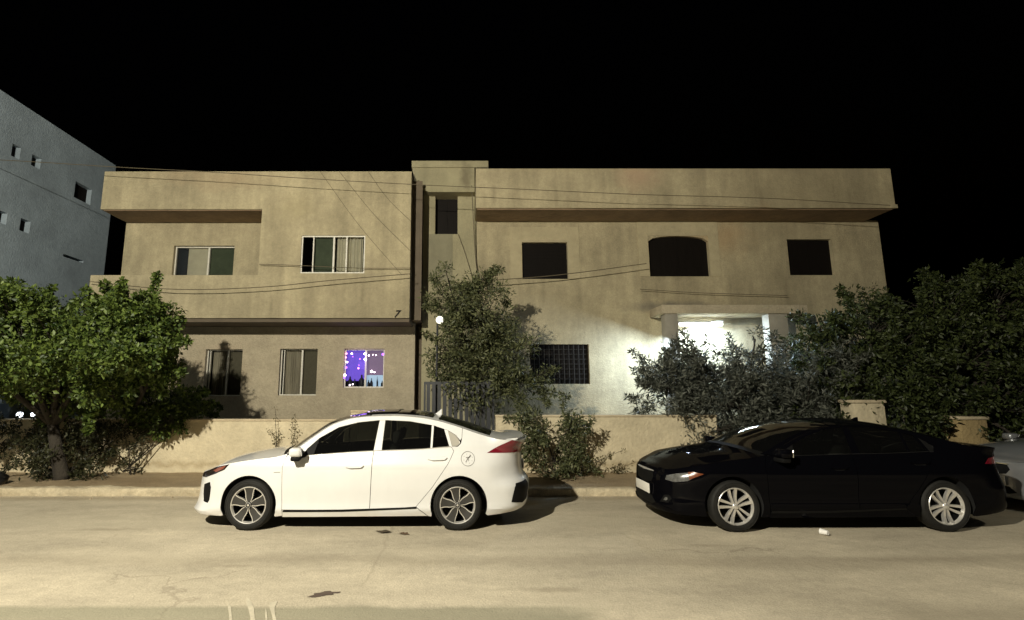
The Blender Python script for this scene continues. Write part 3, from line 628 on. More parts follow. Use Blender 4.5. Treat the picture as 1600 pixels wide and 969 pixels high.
def shrink(P,g):
    n=len(P); A=sum(P[i][0]*P[(i+1)%n][1]-P[(i+1)%n][0]*P[i][1] for i in range(n)); sg=1 if A>0 else -1; out=[]
    for i in range(n):
        a,b,c=P[i-1],P[i],P[(i+1)%n]
        def nn(p,q):
            d=math.hypot(q[0]-p[0],q[1]-p[1]) or 1; return (-(q[1]-p[1])/d*sg,(q[0]-p[0])/d*sg)
        u,v=nn(a,b),nn(b,c); m=(u[0]+v[0],u[1]+v[1]); L=math.hypot(*m)
        if L<.3: m=u; L=1
        m=(m[0]/L,m[1]/L); k=min(2,1/max(.5,m[0]*u[0]+m[1]*u[1])); out.append((b[0]+m[0]*g*k,b[1]+m[1]*g*k))
    return out
def inside(p,P):
    c=False; n=len(P); j=n-1
    for i in range(n):
        if (P[i][1]>p[1])!=(P[j][1]>p[1]) and p[0]<(P[j][0]-P[i][0])*(p[1]-P[i][1])/(P[j][1]-P[i][1])+P[i][0]: c=not c
        j=i
    return c
def patch(mb,fn,poly,step=.03,gap=0,lift=0,skirt=.012,mirror=False,m=0):
    """skin piece: poly in (s,z), mapped by fn(s,z,lift); gap shrinks it, skirt turns the rim inwards"""
    P=resample(poly,step)
    if gap: P=shrink(P,gap)
    x0=min(p[0] for p in P); x1=max(p[0] for p in P); z0=min(p[1] for p in P); z1=max(p[1] for p in P)
    pts=[Vector(p) for p in P]; nb=len(P); st=step
    A=np.array(P); i=0
    z=z0+st/2
    while z<z1:
        x=x0+st/2
        while x<x1:
            if inside((x,z),P) and np.min((A[:,0]-x)**2+(A[:,1]-z)**2)>(st*.45)**2: pts.append(Vector((x,z)))
            x+=st
        z+=st
    v,e,f,*_=delaunay_2d_cdt(pts,[(i,(i+1)%nb) for i in range(nb)],[],0,1e-5)
    T3=[]
    for t in f:
        c=(sum(v[i][0] for i in t)/len(t),sum(v[i][1] for i in t)/len(t))
        if inside(c,P): T3.append(t)
    sg=-1 if mirror else 1
    V=[fn(p[0],p[1],lift) for p in v]; V=[(a,b*sg,c) for a,b,c in V]
    mb.add(V,T3,m,True)
    if skirt:
        V=[fn(p[0],p[1],lift) for p in P]+[fn(p[0],p[1],lift-skirt) for p in P]; V=[(a,b*sg,c) for a,b,c in V]
        mb.add(V,[(i,(i+1)%nb,nb+(i+1)%nb,nb+i) for i in range(nb)],m,False)
def arc(cx,cz,r,a0,a1,n=28): return [(cx+r*math.cos(R(a0+(a1-a0)*i/n)),cz+r*math.sin(R(a0+(a1-a0)*i/n))) for i in range(n+1)]
def wheel(car,x,y,side,kind,ang):
    wl=bpy.data.objects.new('wheel',None); C.objects.link(wl); wl.parent=car; wl.location=(x,y,.317); wl.rotation_euler=(0,0,0 if side<0 else math.pi); wl.empty_display_size=.3
    # local: outer face at y=0 looking to -y
    mb=MB(); mb.lathe([(.225,.012),(.232,.002),(.25,-.004),(.275,-.006),(.295,.0),(.308,.012),(.315,.03),(.317,.06),(.317,.16),(.305,.195),(.27,.205),(.225,.2)],(0,0,0),56)
    for rr in (.262,.29): mb.lathe([(rr-.003,-.0045),(rr,-.009),(rr+.003,-.004)],(0,0,0),56)
    mb.build('tyre',tyrem,wl)
    mb=MB(); mb.lathe([(.232,.004),(.226,-.002),(.219,.0),(.214,.012),(.205,.03)],(0,0,0),56,1); mb.lathe([(.205,.03),(.2,.12),(.2,.19)],(0,0,0),56,3); mb.lathe([(0.0,.11),(.15,.11),(.15,.13)],(0,0,0),32,3)
    def radial(pts,y0,y1,m,rot):
        c,s=math.cos(rot),math.sin(rot); mb.prism([(p[0]*c-p[1]*s,p[0]*s+p[1]*c) for p in pts],y0,y1,m)
    def curved(e0,e1,m,rot,h=.014,n=7,dep=.03,dish=.025):
        # spoke between two edge curves e0(t),e1(t)->(r,w) with dished face
        c,s=math.cos(rot),math.sin(rot); vs=[]; fs=[]
        for i in range(n+1):
            t=i/n; 
            for e in (e0,e1):
                r,w_=e(t); yy=.006+dish*(1-min(1,abs(t*2-1)))*.4+dish*(1-t)*.5
                for dy in (0,dep): vs.append((r*c-w_*s,yy+dy,r*s+w_*c))
        for i in range(n):
            a=i*4; b=a+4; fs+=[(a,a+2,b+2,b),(a+1,b+1,b+3,a+3),(a,b,b+1,a+1),(a+2,a+3,b+3,b+2)]
        mb.add(vs,fs,m,True)
    if kind=='blade':
        for k in range(5):
            a=R(ang)+k*2*math.pi/5
            curved(lambda t:(.035+.18*t,.017+.050*t+.006*math.sin(t*6.3)),lambda t:(.035+.18*t,-.017-.050*t-.006*math.sin(t*6.3)),2,a)
            for sg in (1,-1): curved(lambda t:(.035+.183*t,sg*(.016+.050*t+.006*math.sin(t*6.3))),lambda t:(.035+.183*t,sg*(.022+.057*t+.007*math.sin(t*6.3))),1,a,dep=.036,dish=.02)
        mb.lathe([(0,-.002),(.028,-.001),(.036,.006),(.038,.03)],(0,0,0),24,2)
        mb.lathe([(0.0,-.006),(.012,-.005),(.014,-.001)],(0,0,0),12,1)
        mb.lathe([(.03,-.003),(.033,-.006),(.036,-.001)],(0,0,0),24,1)
    else:
        for k in range(5):
            a=R(ang)+k*2*math.pi/5
            for sg in (1,-1):
                curved(lambda t:(.03+.188*t,sg*(.005+.022*t)),lambda t:(.03+.188*t,sg*(.028+.038*t)),1,a,dep=.035,dish=.03)
        mb.lathe([(0,-.0),(.026,.0),(.034,.006),(.036,.03)],(0,0,0),24,1)
    mb.build('rim',[tyrem,rimbr,rimdk,disc],wl)
    return wl
def make_car(S,loc,label,group,paint,kind,wheelkind,wang,rz=0,sticker=False):
    car=empty(kind,loc,label,'car',group,rz)
    hb=kind=='parked_car' and paint is whitep
    s0,s1=S.s0,S.s1; fn=lambda s,z,l:S.P(s,z,l)
    zr=S.zr; g=.0028
    DF=[(.448,.94),(.425,.87),(.407,.794),(.415,.5),(.425,.262)]
    DM=[(1.585,.985 if hb else .96),(1.576,.93),(1.555,.262)]
    DR=[(2.588,1.052 if hb else .985),(2.61,1.035 if hb else .97),(2.639,.988 if hb else .93),(2.60,.90),(2.563,.832),(2.358,.538),(2.24,.40),(2.153,.30)]
    AF=arc(-.022,.317,.366,-22,202); AR=arc(2.706,.317,.366,-18,198)      # arches, right to left
    fb=[(-.395,.17),(-.66,.175),(-1.0,.17),(s0,.17)]
    fender=[(s0+(0.448-s0)*i/40,zr(s0+(.448-s0)*i/40)) for i in range(41)]+DF[1:]+[(.425,.18),(.332,.17)]+AF+fb
    rocker=[(.425,.258),(2.153,.296),(2.30,.18),(.425,.165)]
    quarter=DR+[(2.305,.18),(2.352,.17)]+AR[::-1]+[(3.08,.18),(3.3,.195),(3.8,.24),(s1,.24)]+[(s1+(2.76-s1)*i/40,zr(s1+(2.76-s1)*i/40)) for i in range(41)]
    if hb:
        top=[(.644,.938),(.70,1.02),(.837,1.15),(1.075,1.285),(1.33,1.348),(1.62,1.376),(1.70,1.377),(2.032,1.362),(2.34,1.312),(2.365,1.307),(2.51,1.262),(2.555,1.248),(2.665,1.187),(2.715,1.11),(2.72,1.085),(2.685,1.055)]
        quarter+=[(2.75,1.15),(2.735,1.085),(2.69,1.045)]
    else:
        top=[(.62,.945),(.70,.995),(.85,1.075),(1.05,1.165),(1.33,1.255),(1.62,1.295),(1.70,1.30),(2.0,1.285),(2.34,1.235),(2.365,1.228),(2.51,1.185),(2.555,1.165),(2.64,1.11),(2.69,1.05),(2.69,1.02),(2.67,.995)]
        quarter+=[(2.74,1.12),(2.71,1.04),(2.68,.985)]
    roofside=[(.448+(2.76-.448)*i/60,zr(.448+(2.76-.448)*i/60)) for i in range(61)]+[(2.75,1.15 if hb else 1.12)]+[(s_+.012,z_+.008) for s_,z_ in top[13:14]]+top[12::-1]+[(.60,.93)]
    bz=lambda s:spline(S.belt,s)
    fglass=[(.80,.948)]+[top[2]]+top[3:6]+[(1.578,bz(1.578)+.012),(1.2,bz(1.2)+.012)]
    tri=[(.644,.94),top[1],top[2],(.795,.946)]
    rglass=[(1.70,top[6][1]),top[7],top[8],(2.33,bz(2.33)+.012),(1.687,bz(1.687)+.012)]
    sglass=[(2.365,top[9][1]),top[10],(2.585,bz(2.585)+.014),(2.352,bz(2.352)+.012)]
    qglass=[top[11],top[12],top[13],top[14],top[15],(2.615,bz(2.615)+.014)]
    body=MB()
    for mi in (False,True):
        for p in (fender,quarter,roofside): patch(body,fn,p,.035,g,0,.014,mi)
        patch(body,fn,rocker,.035,g,0,.014,mi)
        patch(body,fn,[(1.622,top[5][1]),(1.698,top[6][1]),(1.685,bz(1.685)),(1.58,bz(1.58))],.03,0,.001,.01,mi)
        patch(body,fn,[(2.338,top[8][1]),(2.367,top[9][1]),(2.354,bz(2.354)),(2.328,bz(2.328))],.03,0,.001,.01,mi)
        patch(body,fn,[(2.508,top[10][1]),(2.557,top[11][1]),(2.617,bz(2.617)),(2.583,bz(2.583))],.03,0,.001,.01,mi)
    # arch lips
    body.build('body',paint,car,30)
    # dark shell, wheel wells and floor
    sh=MB()
    low=[(s0+.02,.21),(s0+.02,zr(s0)-.03)]+[(s0+(.6-s0)*i/20,zr(s0+(.6-s0)*i/20)-.02) for i in range(1,20)]+[(.6,bz(.6)-.01),(2.6,bz(2.6)-.01)]+[(2.75+(s1-2.75)*i/20,zr(2.75+(s1-2.75)*i/20)-.02) for i in range(21)]+[(s1,.26),(3.3,.22)]+[(3.09,.2)]+AR+[(2.3,.19),(.4,.19)]+AF+[(-.42,.2)]
    for mi in (False,True):
        sg=-1 if not mi else 1
        patch(sh,fn,low,.06,0,-.016,0,mi)
        for A_,cx in ((AF,-.022),(AR,2.706)):
            n=len(A_); o_=[]; 
            for s_,z_ in A_:
                x_,y_,z2=S.P(s_,z_,-.004); o_.append((x_,abs(y_)*sg,z2))
            inn=[(p[0],.55*sg,p[2]) for p in o_]
            sh.add(o_+inn,[(i,i+1,n+i+1,n+i) for i in range(n-1)]); sh.add(inn,[tuple(range(n))])
    xa,xb=S.c[0][0]+.25,S.c[-1][0]-.3
    sh.box(xa,xb,-.55,.55,.19,.21); sh.box(.42,2.25,-.84,.84,.191,.211); sh.box(.35,.62,-.8,.8,.22,.93); sh.box(2.65,2.7,-.8,.8,.22,1.0)
    sh.build('underbody',under,car,None)
    for mi in (False,True):
        sgn=1 if mi else -1
        for nm,poly,hx in (('front_door',DF+[(1.555,.262)]+[(1.576,.93),(1.585,bz(1.585)+.002),(1.2,bz(1.2)+.004),(.8,bz(.8)+.006)],(1.232,1.466,.803 if hb else .80)),('rear_door',DM+DR[::-1]+[(2.2,bz(2.2)+.004)],(2.294,2.55,.898 if hb else .86))):
            if nm=='rear_door': poly=[(1.587,bz(1.587)+.002),(1.578,.93),(1.557,.262)]+DR[::-1]+[(2.2,bz(2.2)+.004)]
            mb=MB(); patch(mb,fn,poly,.035,g,0,.014,mi); d=mb.build(nm,paint,car,30)
            a,b,zh=hx; mb=MB()
            patch(mb,fn,[(a+.0,zh-.004),(a+.05,zh+.018),(b-.03,zh+.024),(b,zh+.012),(b-.03,zh-.014),(a+.06,zh-.02)],.02,0,.024,.018,mi); mb.build('handle',paint,d,30)
            mb=MB(); patch(mb,fn,[(a+.03,zh-.016),(a+.06,zh-.012),(b-.05,zh-.012),(b-.02,zh-.016),(b-.06,zh-.034),(a+.07,zh-.036)],.02,0,.003,0,mi); mb.build('handle_recess',seal if paint is not whitep else mat('recess_shade',(.5,.48,.44),.5),d)
            mb=MB()
            for gp in ([fglass] if nm=='front_door' else [rglass,sglass]): patch(mb,fn,gp,.05,.002,-.006,0,mi)
            mb.build('side_window',cglass,d)
        mb=MB(); patch(mb,fn,tri,.04,0,.003,.01,mi); mb.build('mirror_base',trim,car)
        mb=MB(); patch(mb,fn,qglass,.04,.002,.0,.006,mi); mb.build('quarter_window',greyg if hb else trim,car)
        # chrome line round the rear of the windows
        mb=MB()
        def ln(pts,r): mb.tube([tuple(np.array(S.P(s_,z_,.003))*np.array((1,-sgn*1.0 if False else (1 if not mi else -1),1))) for s_,z_ in pts],r,5)
        if hb: ln([(2.62,bz(2.62)+.01),top[15],top[14],top[13],top[12]],.006)
        ln([(s_,bz(s_)+.005) for s_ in np.linspace(.66,2.6,24)],.0045)
        mb.build('window_trim',seal if not hb else mat('grey_trim',(.45,.43,.39),.3,metal=.4),car)
        mb=MB(); patch(mb,fn,[(.43,.232),(.45,.262),(1.2,.268),(2.153,.298),(2.165,.278),(1.2,.238)],.05,0,.004,.008,mi); mb.build('sill_strip',trim if hb else trim,car)
        # mirror
        y=S.P(.72,.95)[1]; y=abs(y)*sgn
        mb=MB(); M_=Matrix.Translation((.60,y+sgn*.13,.99 if hb else .98))@Matrix.Rotation(R(-8)*sgn,4,'Z')
        mb.rbox(-.08,.08,-.09,.09,-.055,.06,.04,0,M_,3); mb.rbox(-.06,.06,-.06*1,.12,-.11,-.05,.02,1,M_,2)
        mb.tube([(.70,y-sgn*.02,.94),(.63,y+sgn*.08,.93)],.025,8,1)
        mm=mb.build('mirror',[paint,trim],car); mb=MB(); mb.rbox(.07,.086,-.08,.08,-.045,.05,.008,0,M_,1); mb.build('mirror_glass',chrome,mm)
        # lamps
        if hb:
            hl=[(-1.02,.625),(-.96,.672),(-.80,.715),(-.70,.742),(-.5,.785),(-.30,.825),(-.36,.755),(-.55,.685),(-.75,.632)]
            mb=MB(); patch(mb,fn,hl,.03,0,.004,.012,mi); h=mb.build('headlight',smoke,car)
            mb=MB(); patch(mb,fn,[(-.62,.725),(-.5,.768),(-.34,.81),(-.38,.765),(-.5,.72)],.03,0,.007,0,mi); mb.build('red_reflection',mat('dull_red_reflection',(.22,.07,.045),.25,coat=1),h)  # reddish reflection in the headlight, put in as a coloured patch
            mb=MB(); patch(mb,fn,[(-.76,.545),(-.61,.585),(-.575,.52),(-.585,.36),(-.61,.325),(-.70,.338),(-.745,.42)],.03,0,.004,.01,mi); mb.build('bumper_vent',trim,car)
            mb=MB(); patch(mb,fn,[(3.085,.965),(3.25,1.05),(3.43,1.125),(3.62,1.09),(3.80,1.045),(3.9,.99),(3.82,.935),(3.6,.955)],.03,0,.004,.012,mi); mb.build('taillight',redl,car)
            mb=MB(); patch(mb,fn,[(3.40,.34),(3.44,.52),(3.47,.573),(3.75,.59),(3.80,.50),(3.76,.35),(3.6,.31)],.03,0,.006,.012,mi); mb.build('rear_vent',trim,car)
        else:
            hl=[(-.90,.60),(-.88,.655),(-.75,.69),(-.6,.712),(-.50,.718),(-.50,.66),(-.58,.612),(-.75,.585)]
            mb=MB(); patch(mb,fn,hl,.03,0,.004,.012,mi); h=mb.build('headlight',clearl,car)
            mb=MB(); patch(mb,fn,[(-.57,.722),(-.5,.730),(-.38,.71),(-.48,.668),(-.56,.63)],.03,0,.007,.01,mi); mb.build('indicator',amber,h)
            mb=MB(); patch(mb,fn,[(-1.0,.30),(-.92,.40),(-.84,.41),(-.80,.37),(-.86,.31)],.03,0,.006,.01,mi); h=mb.build('fog_lamp_recess',trim,car)
            mb=MB(); patch(mb,fn,[(-.93,.335),(-.90,.375),(-.865,.378),(-.86,.35),(-.885,.335)],.02,0,.012,.01,mi); mb.build('fog_lamp',clearl,h)
            mb=MB(); patch(mb,fn,[(3.35,.83),(3.45,.90),(3.75,.93),(4.1,.93),(4.1,.85),(3.7,.82)],.03,0,.004,.012,mi); mb.build('taillight',redl,car)
            # lip of the front bumper in body paint
            mb=MB(); patch(mb,fn,[(-1.2,.225),(-1.0,.262),(-.8,.235),(-.8,.222),(-1.0,.245),(-1.2,.212)],.03,0,.010,.01,mi); mb.build('bumper_lip',paint,car)
        wy=.885 if mi else -.885
        for x_ in (-.0,2.7): wheel(car,x_-.012,wy-(.0),1 if mi else -1,wheelkind,wang if x_<1 else wang+(9 if hb else 31))
    # top skins
    def top_patch(name,sa,sb,va,vb,m,lift=0,parent=car,ns=None,nv=20,flat=None,skirt=0):
        ns=ns or max(4,int((sb-sa)/.04)); vs=[];fs=[]; mb=MB()
        for i in range(ns+1):
            for j in range(nv+1): vs.append(S.T(sa+(sb-sa)*i/ns,va+(vb-va)*j/nv,lift))
        W_=nv+1; fs=[(i*W_+j,i*W_+j+1,(i+1)*W_+j+1,(i+1)*W_+j) for i in range(ns) for j in range(nv)]
        mb.add(vs,fs,0,True)
        if skirt:
            rim=[j for j in range(W_)]+[i*W_+nv for i in range(1,ns+1)]+[ns*W_+j for j in range(nv-1,-1,-1)]+[i*W_ for i in range(ns-1,0,-1)]
            a=[vs[k] for k in rim]; b=[(p[0],p[1],p[2]-skirt) for p in a]; n=len(a); mb.add(a+b,[(i,(i+1)%n,n+(i+1)%n,n+i) for i in range(n)])
        return mb.build(name,m,parent,None)
    top_patch('hood',s0,.40,-1,1,paint,.0)
    top_patch('cowl',.40,.50,-1,1,trim,-.004)
    ws=1.50
    top_patch('windshield',.50,ws,-.93,.93,cgdark if not hb else cglass,-.004)
    for va,vb in ((-1,-.92),(.92,1)):
        mbp=MB()
        vs=[S.T(.44+(ws-.44)*i/30,va+(vb-va)*j/3) for i in range(31) for j in range(4)]
        mbp.add(vs,[(i*4+j,i*4+j+1,(i+1)*4+j+1,(i+1)*4+j) for i in range(30) for j in range(3)],0,True)
        mbp.build('windshield_pillar',paint,car,None)
    rw0,rw1=(2.42,3.12) if hb else (2.32,2.98)
    top_patch('roof',ws,rw0,-1,1,paint)
    top_patch('rear_window',rw0,rw1,-.88,.88,cgdark,.002)
    for va,vb in ((-1,-.87),(.87,1)):
        mbp=MB()
        vs=[S.T(rw0+(rw1-rw0)*i/20,va+(vb-va)*j/3) for i in range(21) for j in range(4)]
        mbp.add(vs,[(i*4+j,i*4+j+1,(i+1)*4+j+1,(i+1)*4+j) for i in range(20) for j in range(3)],0,True)
        mbp.build('rear_pillar',paint,car,None)
    top_patch('tailgate' if hb else 'trunk_lid',rw1,s1,-1,1,paint)
    if hb:
        top_patch('sunroof',1.50,2.34,-.8,.8,cgdark,.010,skirt=.016); top_patch('roof_deflector',1.42,1.85,-.7,.7,cgdark,.022,skirt=.02)
        x,y,z=S.T(2.38,0); mb=MB(); mb.prism([(x-.11,z-.005),(x-.02,z+.02),(x+.045,z+.075),(x+.055,z+.072),(x+.05,z-.02)],-.016,.016); mb.build('antenna_fin',paint,car)
        mb=MB(); vs=[]      # ducktail spoiler
        for i,v in enumerate(np.linspace(-.96,.96,17)):
            p=S.T(3.30,v,.0); q=S.T(3.62,v,.012); r_=1-.25*v*v
            x1=S.c[-1][0]-.0-.16*abs(v)**3
            vs+=[(p[0]+.02,p[1],p[2]-.005),(x1-.16,p[1],q[2]+.008),(x1-.05,p[1]*.99,q[2]+.018),(x1-.045,p[1]*.99,q[2]+.004),(x1-.14,p[1]*.99,q[2]-.03)]
        mb.add(vs,[(i*5+j,i*5+j+1,(i+1)*5+j+1,(i+1)*5+j) for i in range(16) for j in range(4)]+[(0,1,2,3,4),(84,83,82,81,80)],0,False); mb.build('spoiler',paint,car,40)
    else:
        x,y,z=S.T(2.28,0); mb=MB(); mb.prism([(x-.09,z-.005),(x+.03,z+.05),(x+.05,z+.05),(x+.05,z-.02)],-.012,.012); mb.build('antenna_fin',paint,car)
    # grille and plates on nose and tail
    mb=MB()
    for mi in (False,True): patch(mb,fn,([(s0,.36),(s0,.64),(-1.25,.63),(-1.10,.55),(-1.2,.40),(-1.3,.36)] if hb else [(s0,.50),(s0,.67),(-1.2,.665),(-1.16,.60),(-1.22,.53)]),.04,0,.004,.012,mi)
    mb.build('grille',trim,car)
    if not hb:
        mb=MB()
        for mi in (False,True): patch(mb,fn,[(s0,.25),(s0,.36),(-1.2,.35),(-1.1,.27),(-1.2,.24)],.04,0,.004,.012,mi)
        mb.build('lower_grille',trim,car)
        mb=MB()
        for mi in (False,True): patch(mb,fn,[(s0,.665),(s0,.69),(-1.2,.683),(-1.17,.672)],.03,0,.012,.012,mi)
        mb.build('grille_bar',chrome if paint is not blackp else rimbr,car)
    x=S.P(s0,.42)[0]; mb=MB(); mb.rbox(x-.022,x-.010,-.26,.26,.365 if not hb else .42,.495 if not hb else .53,.004); pl=mb.build('front_plate',platem,car)
    if not hb:
        mb=MB()
        for k,yy in enumerate((-.19,-.13,-.02,.04,.10,.16)): mb.box(x-.0235,x-.0225,yy,yy+.03,.395,.465)
    x=S.P(s1,.72)[0]; mb=MB(); mb.rbox(x+.0,x+.014,-.26,.26,.68,.80,.004); mb.build('rear_plate',platem,car)
    # cabin
    mb=MB()
    for yy in (-.36,.36):
        for xx,zz in ((1.42,.50),(2.25,.55)):
            M_=Matrix.Translation((xx,yy,zz-.12)); mb.rbox(-.28,.24,-.25,.25,-.1,.09,.06,0,M_)
            M_=Matrix.Translation((xx+.24,yy,zz-.02))@Matrix.Rotation(R(14),4,'Y'); mb.rbox(-.07,.07,-.24,.24,-.05,.56,.06,0,M_)
            if hb or xx<2: mb.rbox(-.05,.05,-.13,.13,.58,.76,.045,0,M_)
    mb.build('seats',seatm,car)
    mb=MB(); mb.rbox(.55,.98,-.76,.76,.70,.93,.06); mb.build('dashboard',trim,car)
    mb=MB(); cy=-.36; pts=[(1.10+.05*math.sin(t),cy+.18*math.cos(t),.88+.17*math.sin(t)) for t in np.linspace(0,2*math.pi,25)]; mb.tube(pts,.014,6); mb.tube([(.98,cy,.80),(1.10,cy,.88)],.03,8); mb.build('steering_wheel',trim,car)
    if sticker:
        # round decal on the rear wing: thin ring, small leaping figure and specks
        cx,cz=2.824,.895; mb=MB()
        ring=[S.P(cx+.088*math.cos(t),cz+.088*math.sin(t),.003) for t in np.linspace(0,2*math.pi,41)]; mb.tube(ring,.0028,5)
        def dp(pts,r,r2=None): mb.tube([S.P(cx+a,cz+b,.004) for a,b in pts],r,5,0,r2)
        dp([(.035,.04),(.015,.015),(-.005,.0),(-.02,-.03)],.007,.003); dp([(.012,.015),(-.01,.018),(-.025,.01)],.005,.003); dp([(-.003,0),(.012,-.015),(.008,-.03)],.005,.003); dp([(-.02,-.03),(-.03,-.036)],.004); dp([(.03,.034),(.044,.036)],.005,.003)
        for k in range(8):
            t=k*.785+.3; dp([(.058*math.cos(t),.058*math.sin(t)),(.058*math.cos(t)+.006,.058*math.sin(t)+.004)],.0028)
        mb.build('round_decal',mat('decal_ink',(.10,.09,.08),.6),car)
        mb=MB(); patch(mb,fn,[(.30,.722),(.30,.730),(.385,.734),(.385,.726)],.03,0,.003,.0,False); mb.build('fender_badge',mat('badge_grey',(.25,.24,.22),.4),car)
    return car
SW=Shape(**WH); SB=Shape(**BL)
PG='cars parked along the kerb'
make_car(SW,(-2.73,7.80,0),'white liftback car with a dark glass roof panel, parked at the kerb',PG,whitep,'parked_car','blade',90,0,True)
make_car(SB,(3.515,7.72,0),'glossy black saloon with silver wheels, parked on the right',PG,blackp,'parked_car','twin',98,R(.3))
make_car(SB,(9.15,8.35,.0),'silver grey car nose just showing behind the black saloon at the right edge',PG,silverp,'parked_car','twin',80)
# ---------------------------------------------------------------- trees and plants
from mathutils import noise as mn
lf_fresh=leafmat('leaf_fresh',(.014,.032,.006),(.13,.18,.035)); lf_olive=leafmat('leaf_olive',(.02,.03,.01),(.17,.18,.085)); lf_grey=leafmat('leaf_grey',(.015,.02,.013),(.17,.18,.145)); lf_dark=leafmat('leaf_dark',(.008,.014,.004),(.072,.092,.028)); lf_shaded=leafmat('leaf_shaded',(.008,.011,.004),(.06,.062,.026)); lf_dry=leafmat('leaf_dry',(.05,.045,.02),(.15,.13,.05))  # the two darkest leaf sets put shade and lamp distance into colour
def leaves(name,m,parent,centers,rad,per,L,W,seed,droop=.0,org=(0,0,0)):
    """clumps of separate small folded leaves round each centre"""
    r=np.random.default_rng(seed); cs=np.repeat(np.array(centers),per,0); rd=np.repeat(np.array(rad),per)
    n=len(cs); d=r.normal(size=(n,3)); d/=np.linalg.norm(d,axis=1)[:,None]; p=cs+d*(rd*r.random(n)**.45)[:,None]-np.array(org)
    ax=d*.7+r.normal(size=(n,3))*.6; ax[:,2]-=droop; ax/=np.linalg.norm(ax,axis=1)[:,None]
    q=np.cross(ax,r.normal(size=(n,3))); q/=np.linalg.norm(q,axis=1)[:,None]; nn=np.cross(ax,q)
    s=(.45+1.0*r.random(n)**1.3)[:,None]; l=ax*L*s; w_=q*W*s*.5; f=nn*W*s*.18
    V=np.stack([p,p+l*.45+w_+f,p+l,p+l*.45-w_+f],1).reshape(-1,3)
    me=bpy.data.meshes.new(name); me.vertices.add(4*n); me.vertices.foreach_set('co',V.ravel().astype(np.float32))
    me.loops.add(6*n); me.polygons.add(2*n); b=np.arange(n)*4
    me.loops.foreach_set('vertex_index',np.stack([b,b+1,b+2,b,b+2,b+3],1).ravel().astype(np.int32)); me.polygons.foreach_set('loop_start',(np.arange(2*n)*3).astype(np.int32))
    me.update(calc_edges=True); me.materials.append(m)
    o=bpy.data.objects.new(name,me); C.objects.link(o); o.parent=parent; return o
def tree(name,base,lobes,label,cat,lm,n,per,L,W,seed,rt=.09,group=None,clr=(.16,.34),droop=.1,stems=1,fork=.45,shell=.75,spray=.16):
    """lobes: (x,y,z,rx,ry,rz) in metres; limbs grow from the trunk to the lobes"""
    r=random.Random(seed); T_=empty(name,base,label,cat,group); B=Vector(base)
    cen=[];rad=[]; vol=[l[3]*l[4]*l[5] for l in lobes]; tot=sum(vol)
    tips=[]
    for l,v in zip(lobes,vol):
        k=max(6,int(n*v/tot))
        for i in range(k):
            while 1:
                a=Vector((r.uniform(-1,1),r.uniform(-1,1),r.uniform(-1,1)))
                if .1<a.length<1: break
            a=a.normalized()*(a.length**(1-shell)*r.uniform(.68,1.2) if r.random()<.8 else r.random())
            c=(l[0]+a.x*l[3],l[1]+a.y*l[4],l[2]+a.z*l[5])
            if mn.noise(Vector(c)*1.9+Vector((seed,0,0)))<(-.16 if lm is not lf_dark else -.08): continue
            cen.append(c); rad.append(clr[0]+(clr[1]-clr[0])*r.random()**1.5)
            if r.random()<.45: tips.append(Vector(c))
            if a.length>.6 and r.random()<spray:      # ragged sprays beyond the mass
                u=Vector((a.x*r.uniform(.6,1.3),a.y*.6,a.z+r.uniform(-.1,.7))).normalized(); st=r.uniform(.07,.12)
                for q_ in range(r.randint(2,4)): cen.append(tuple(Vector(c)+u*st*(q_+1)*1.3)); rad.append(.055)
                tips.append(Vector(c)+u*st*3)
    mb=MB(); top=Vector((sum(l[0] for l in lobes)/len(lobes),sum(l[1] for l in lobes)/len(lobes),sum(l[2] for l in lobes)/len(lobes)))
    forks=[]
    for s_ in range(stems):
        off=Vector((r.uniform(-.12,.12),r.uniform(-.08,.08),0)) if stems>1 else Vector()
        f=B+Vector(((top.x-B.x)*.3,(top.y-B.y),(top.z-B.z)))*fork+Vector((r.uniform(-.15,.15),r.uniform(-.1,.1),0))+off*2
        mid=B+(f-B)*.5+Vector((r.uniform(-.08,.08),r.uniform(-.05,.05),0))+off
        pts=[p-B for p in (B+off-Vector((0,0,.05)),B+off+Vector((0,0,.08)),mid,f)]
        k=1/math.sqrt(stems); mb.tube(pts,[rt*1.35*k,rt*1.1*k,rt*.9*k,rt*.7*k],9); forks.append(f)
    for l in lobes:
        f=min(forks,key=lambda q:(q-Vector(l[:3])).length+r.random()*.3); e=Vector(l[:3]); m_=(f+e)/2+Vector((r.uniform(-.15,.15),r.uniform(-.15,.15),r.uniform(0,.2)))
        mb.tube([f-B,m_-B,e-B],[rt*.55,rt*.4,rt*.22],7)
        for t in [t for t in tips if min(lobes,key=lambda q:(Vector(q[:3])-t).length)==l]:
            s_=e.lerp(m_,r.random()*.7); mm=(s_+t)/2+Vector((r.uniform(-.08,.08),r.uniform(-.08,.08),r.uniform(-.02,.1))); mb.tube([s_-B,mm-B,t-B],[rt*.16,rt*.1,.004],4)
    mb.build('trunk',bark,T_,None)
    leaves('crown',lm,T_,cen,rad,per,L,W,seed,droop,base)
    return T_
def lobe(x,y,D,rx,rz,ry=None):
    p=at(x,y,D); s=D/800*1.02; return (p[0],D,p[2],rx*s,(ry if ry else (rx+rz)/2)*s,rz*s)
TG='street trees along the garden wall'
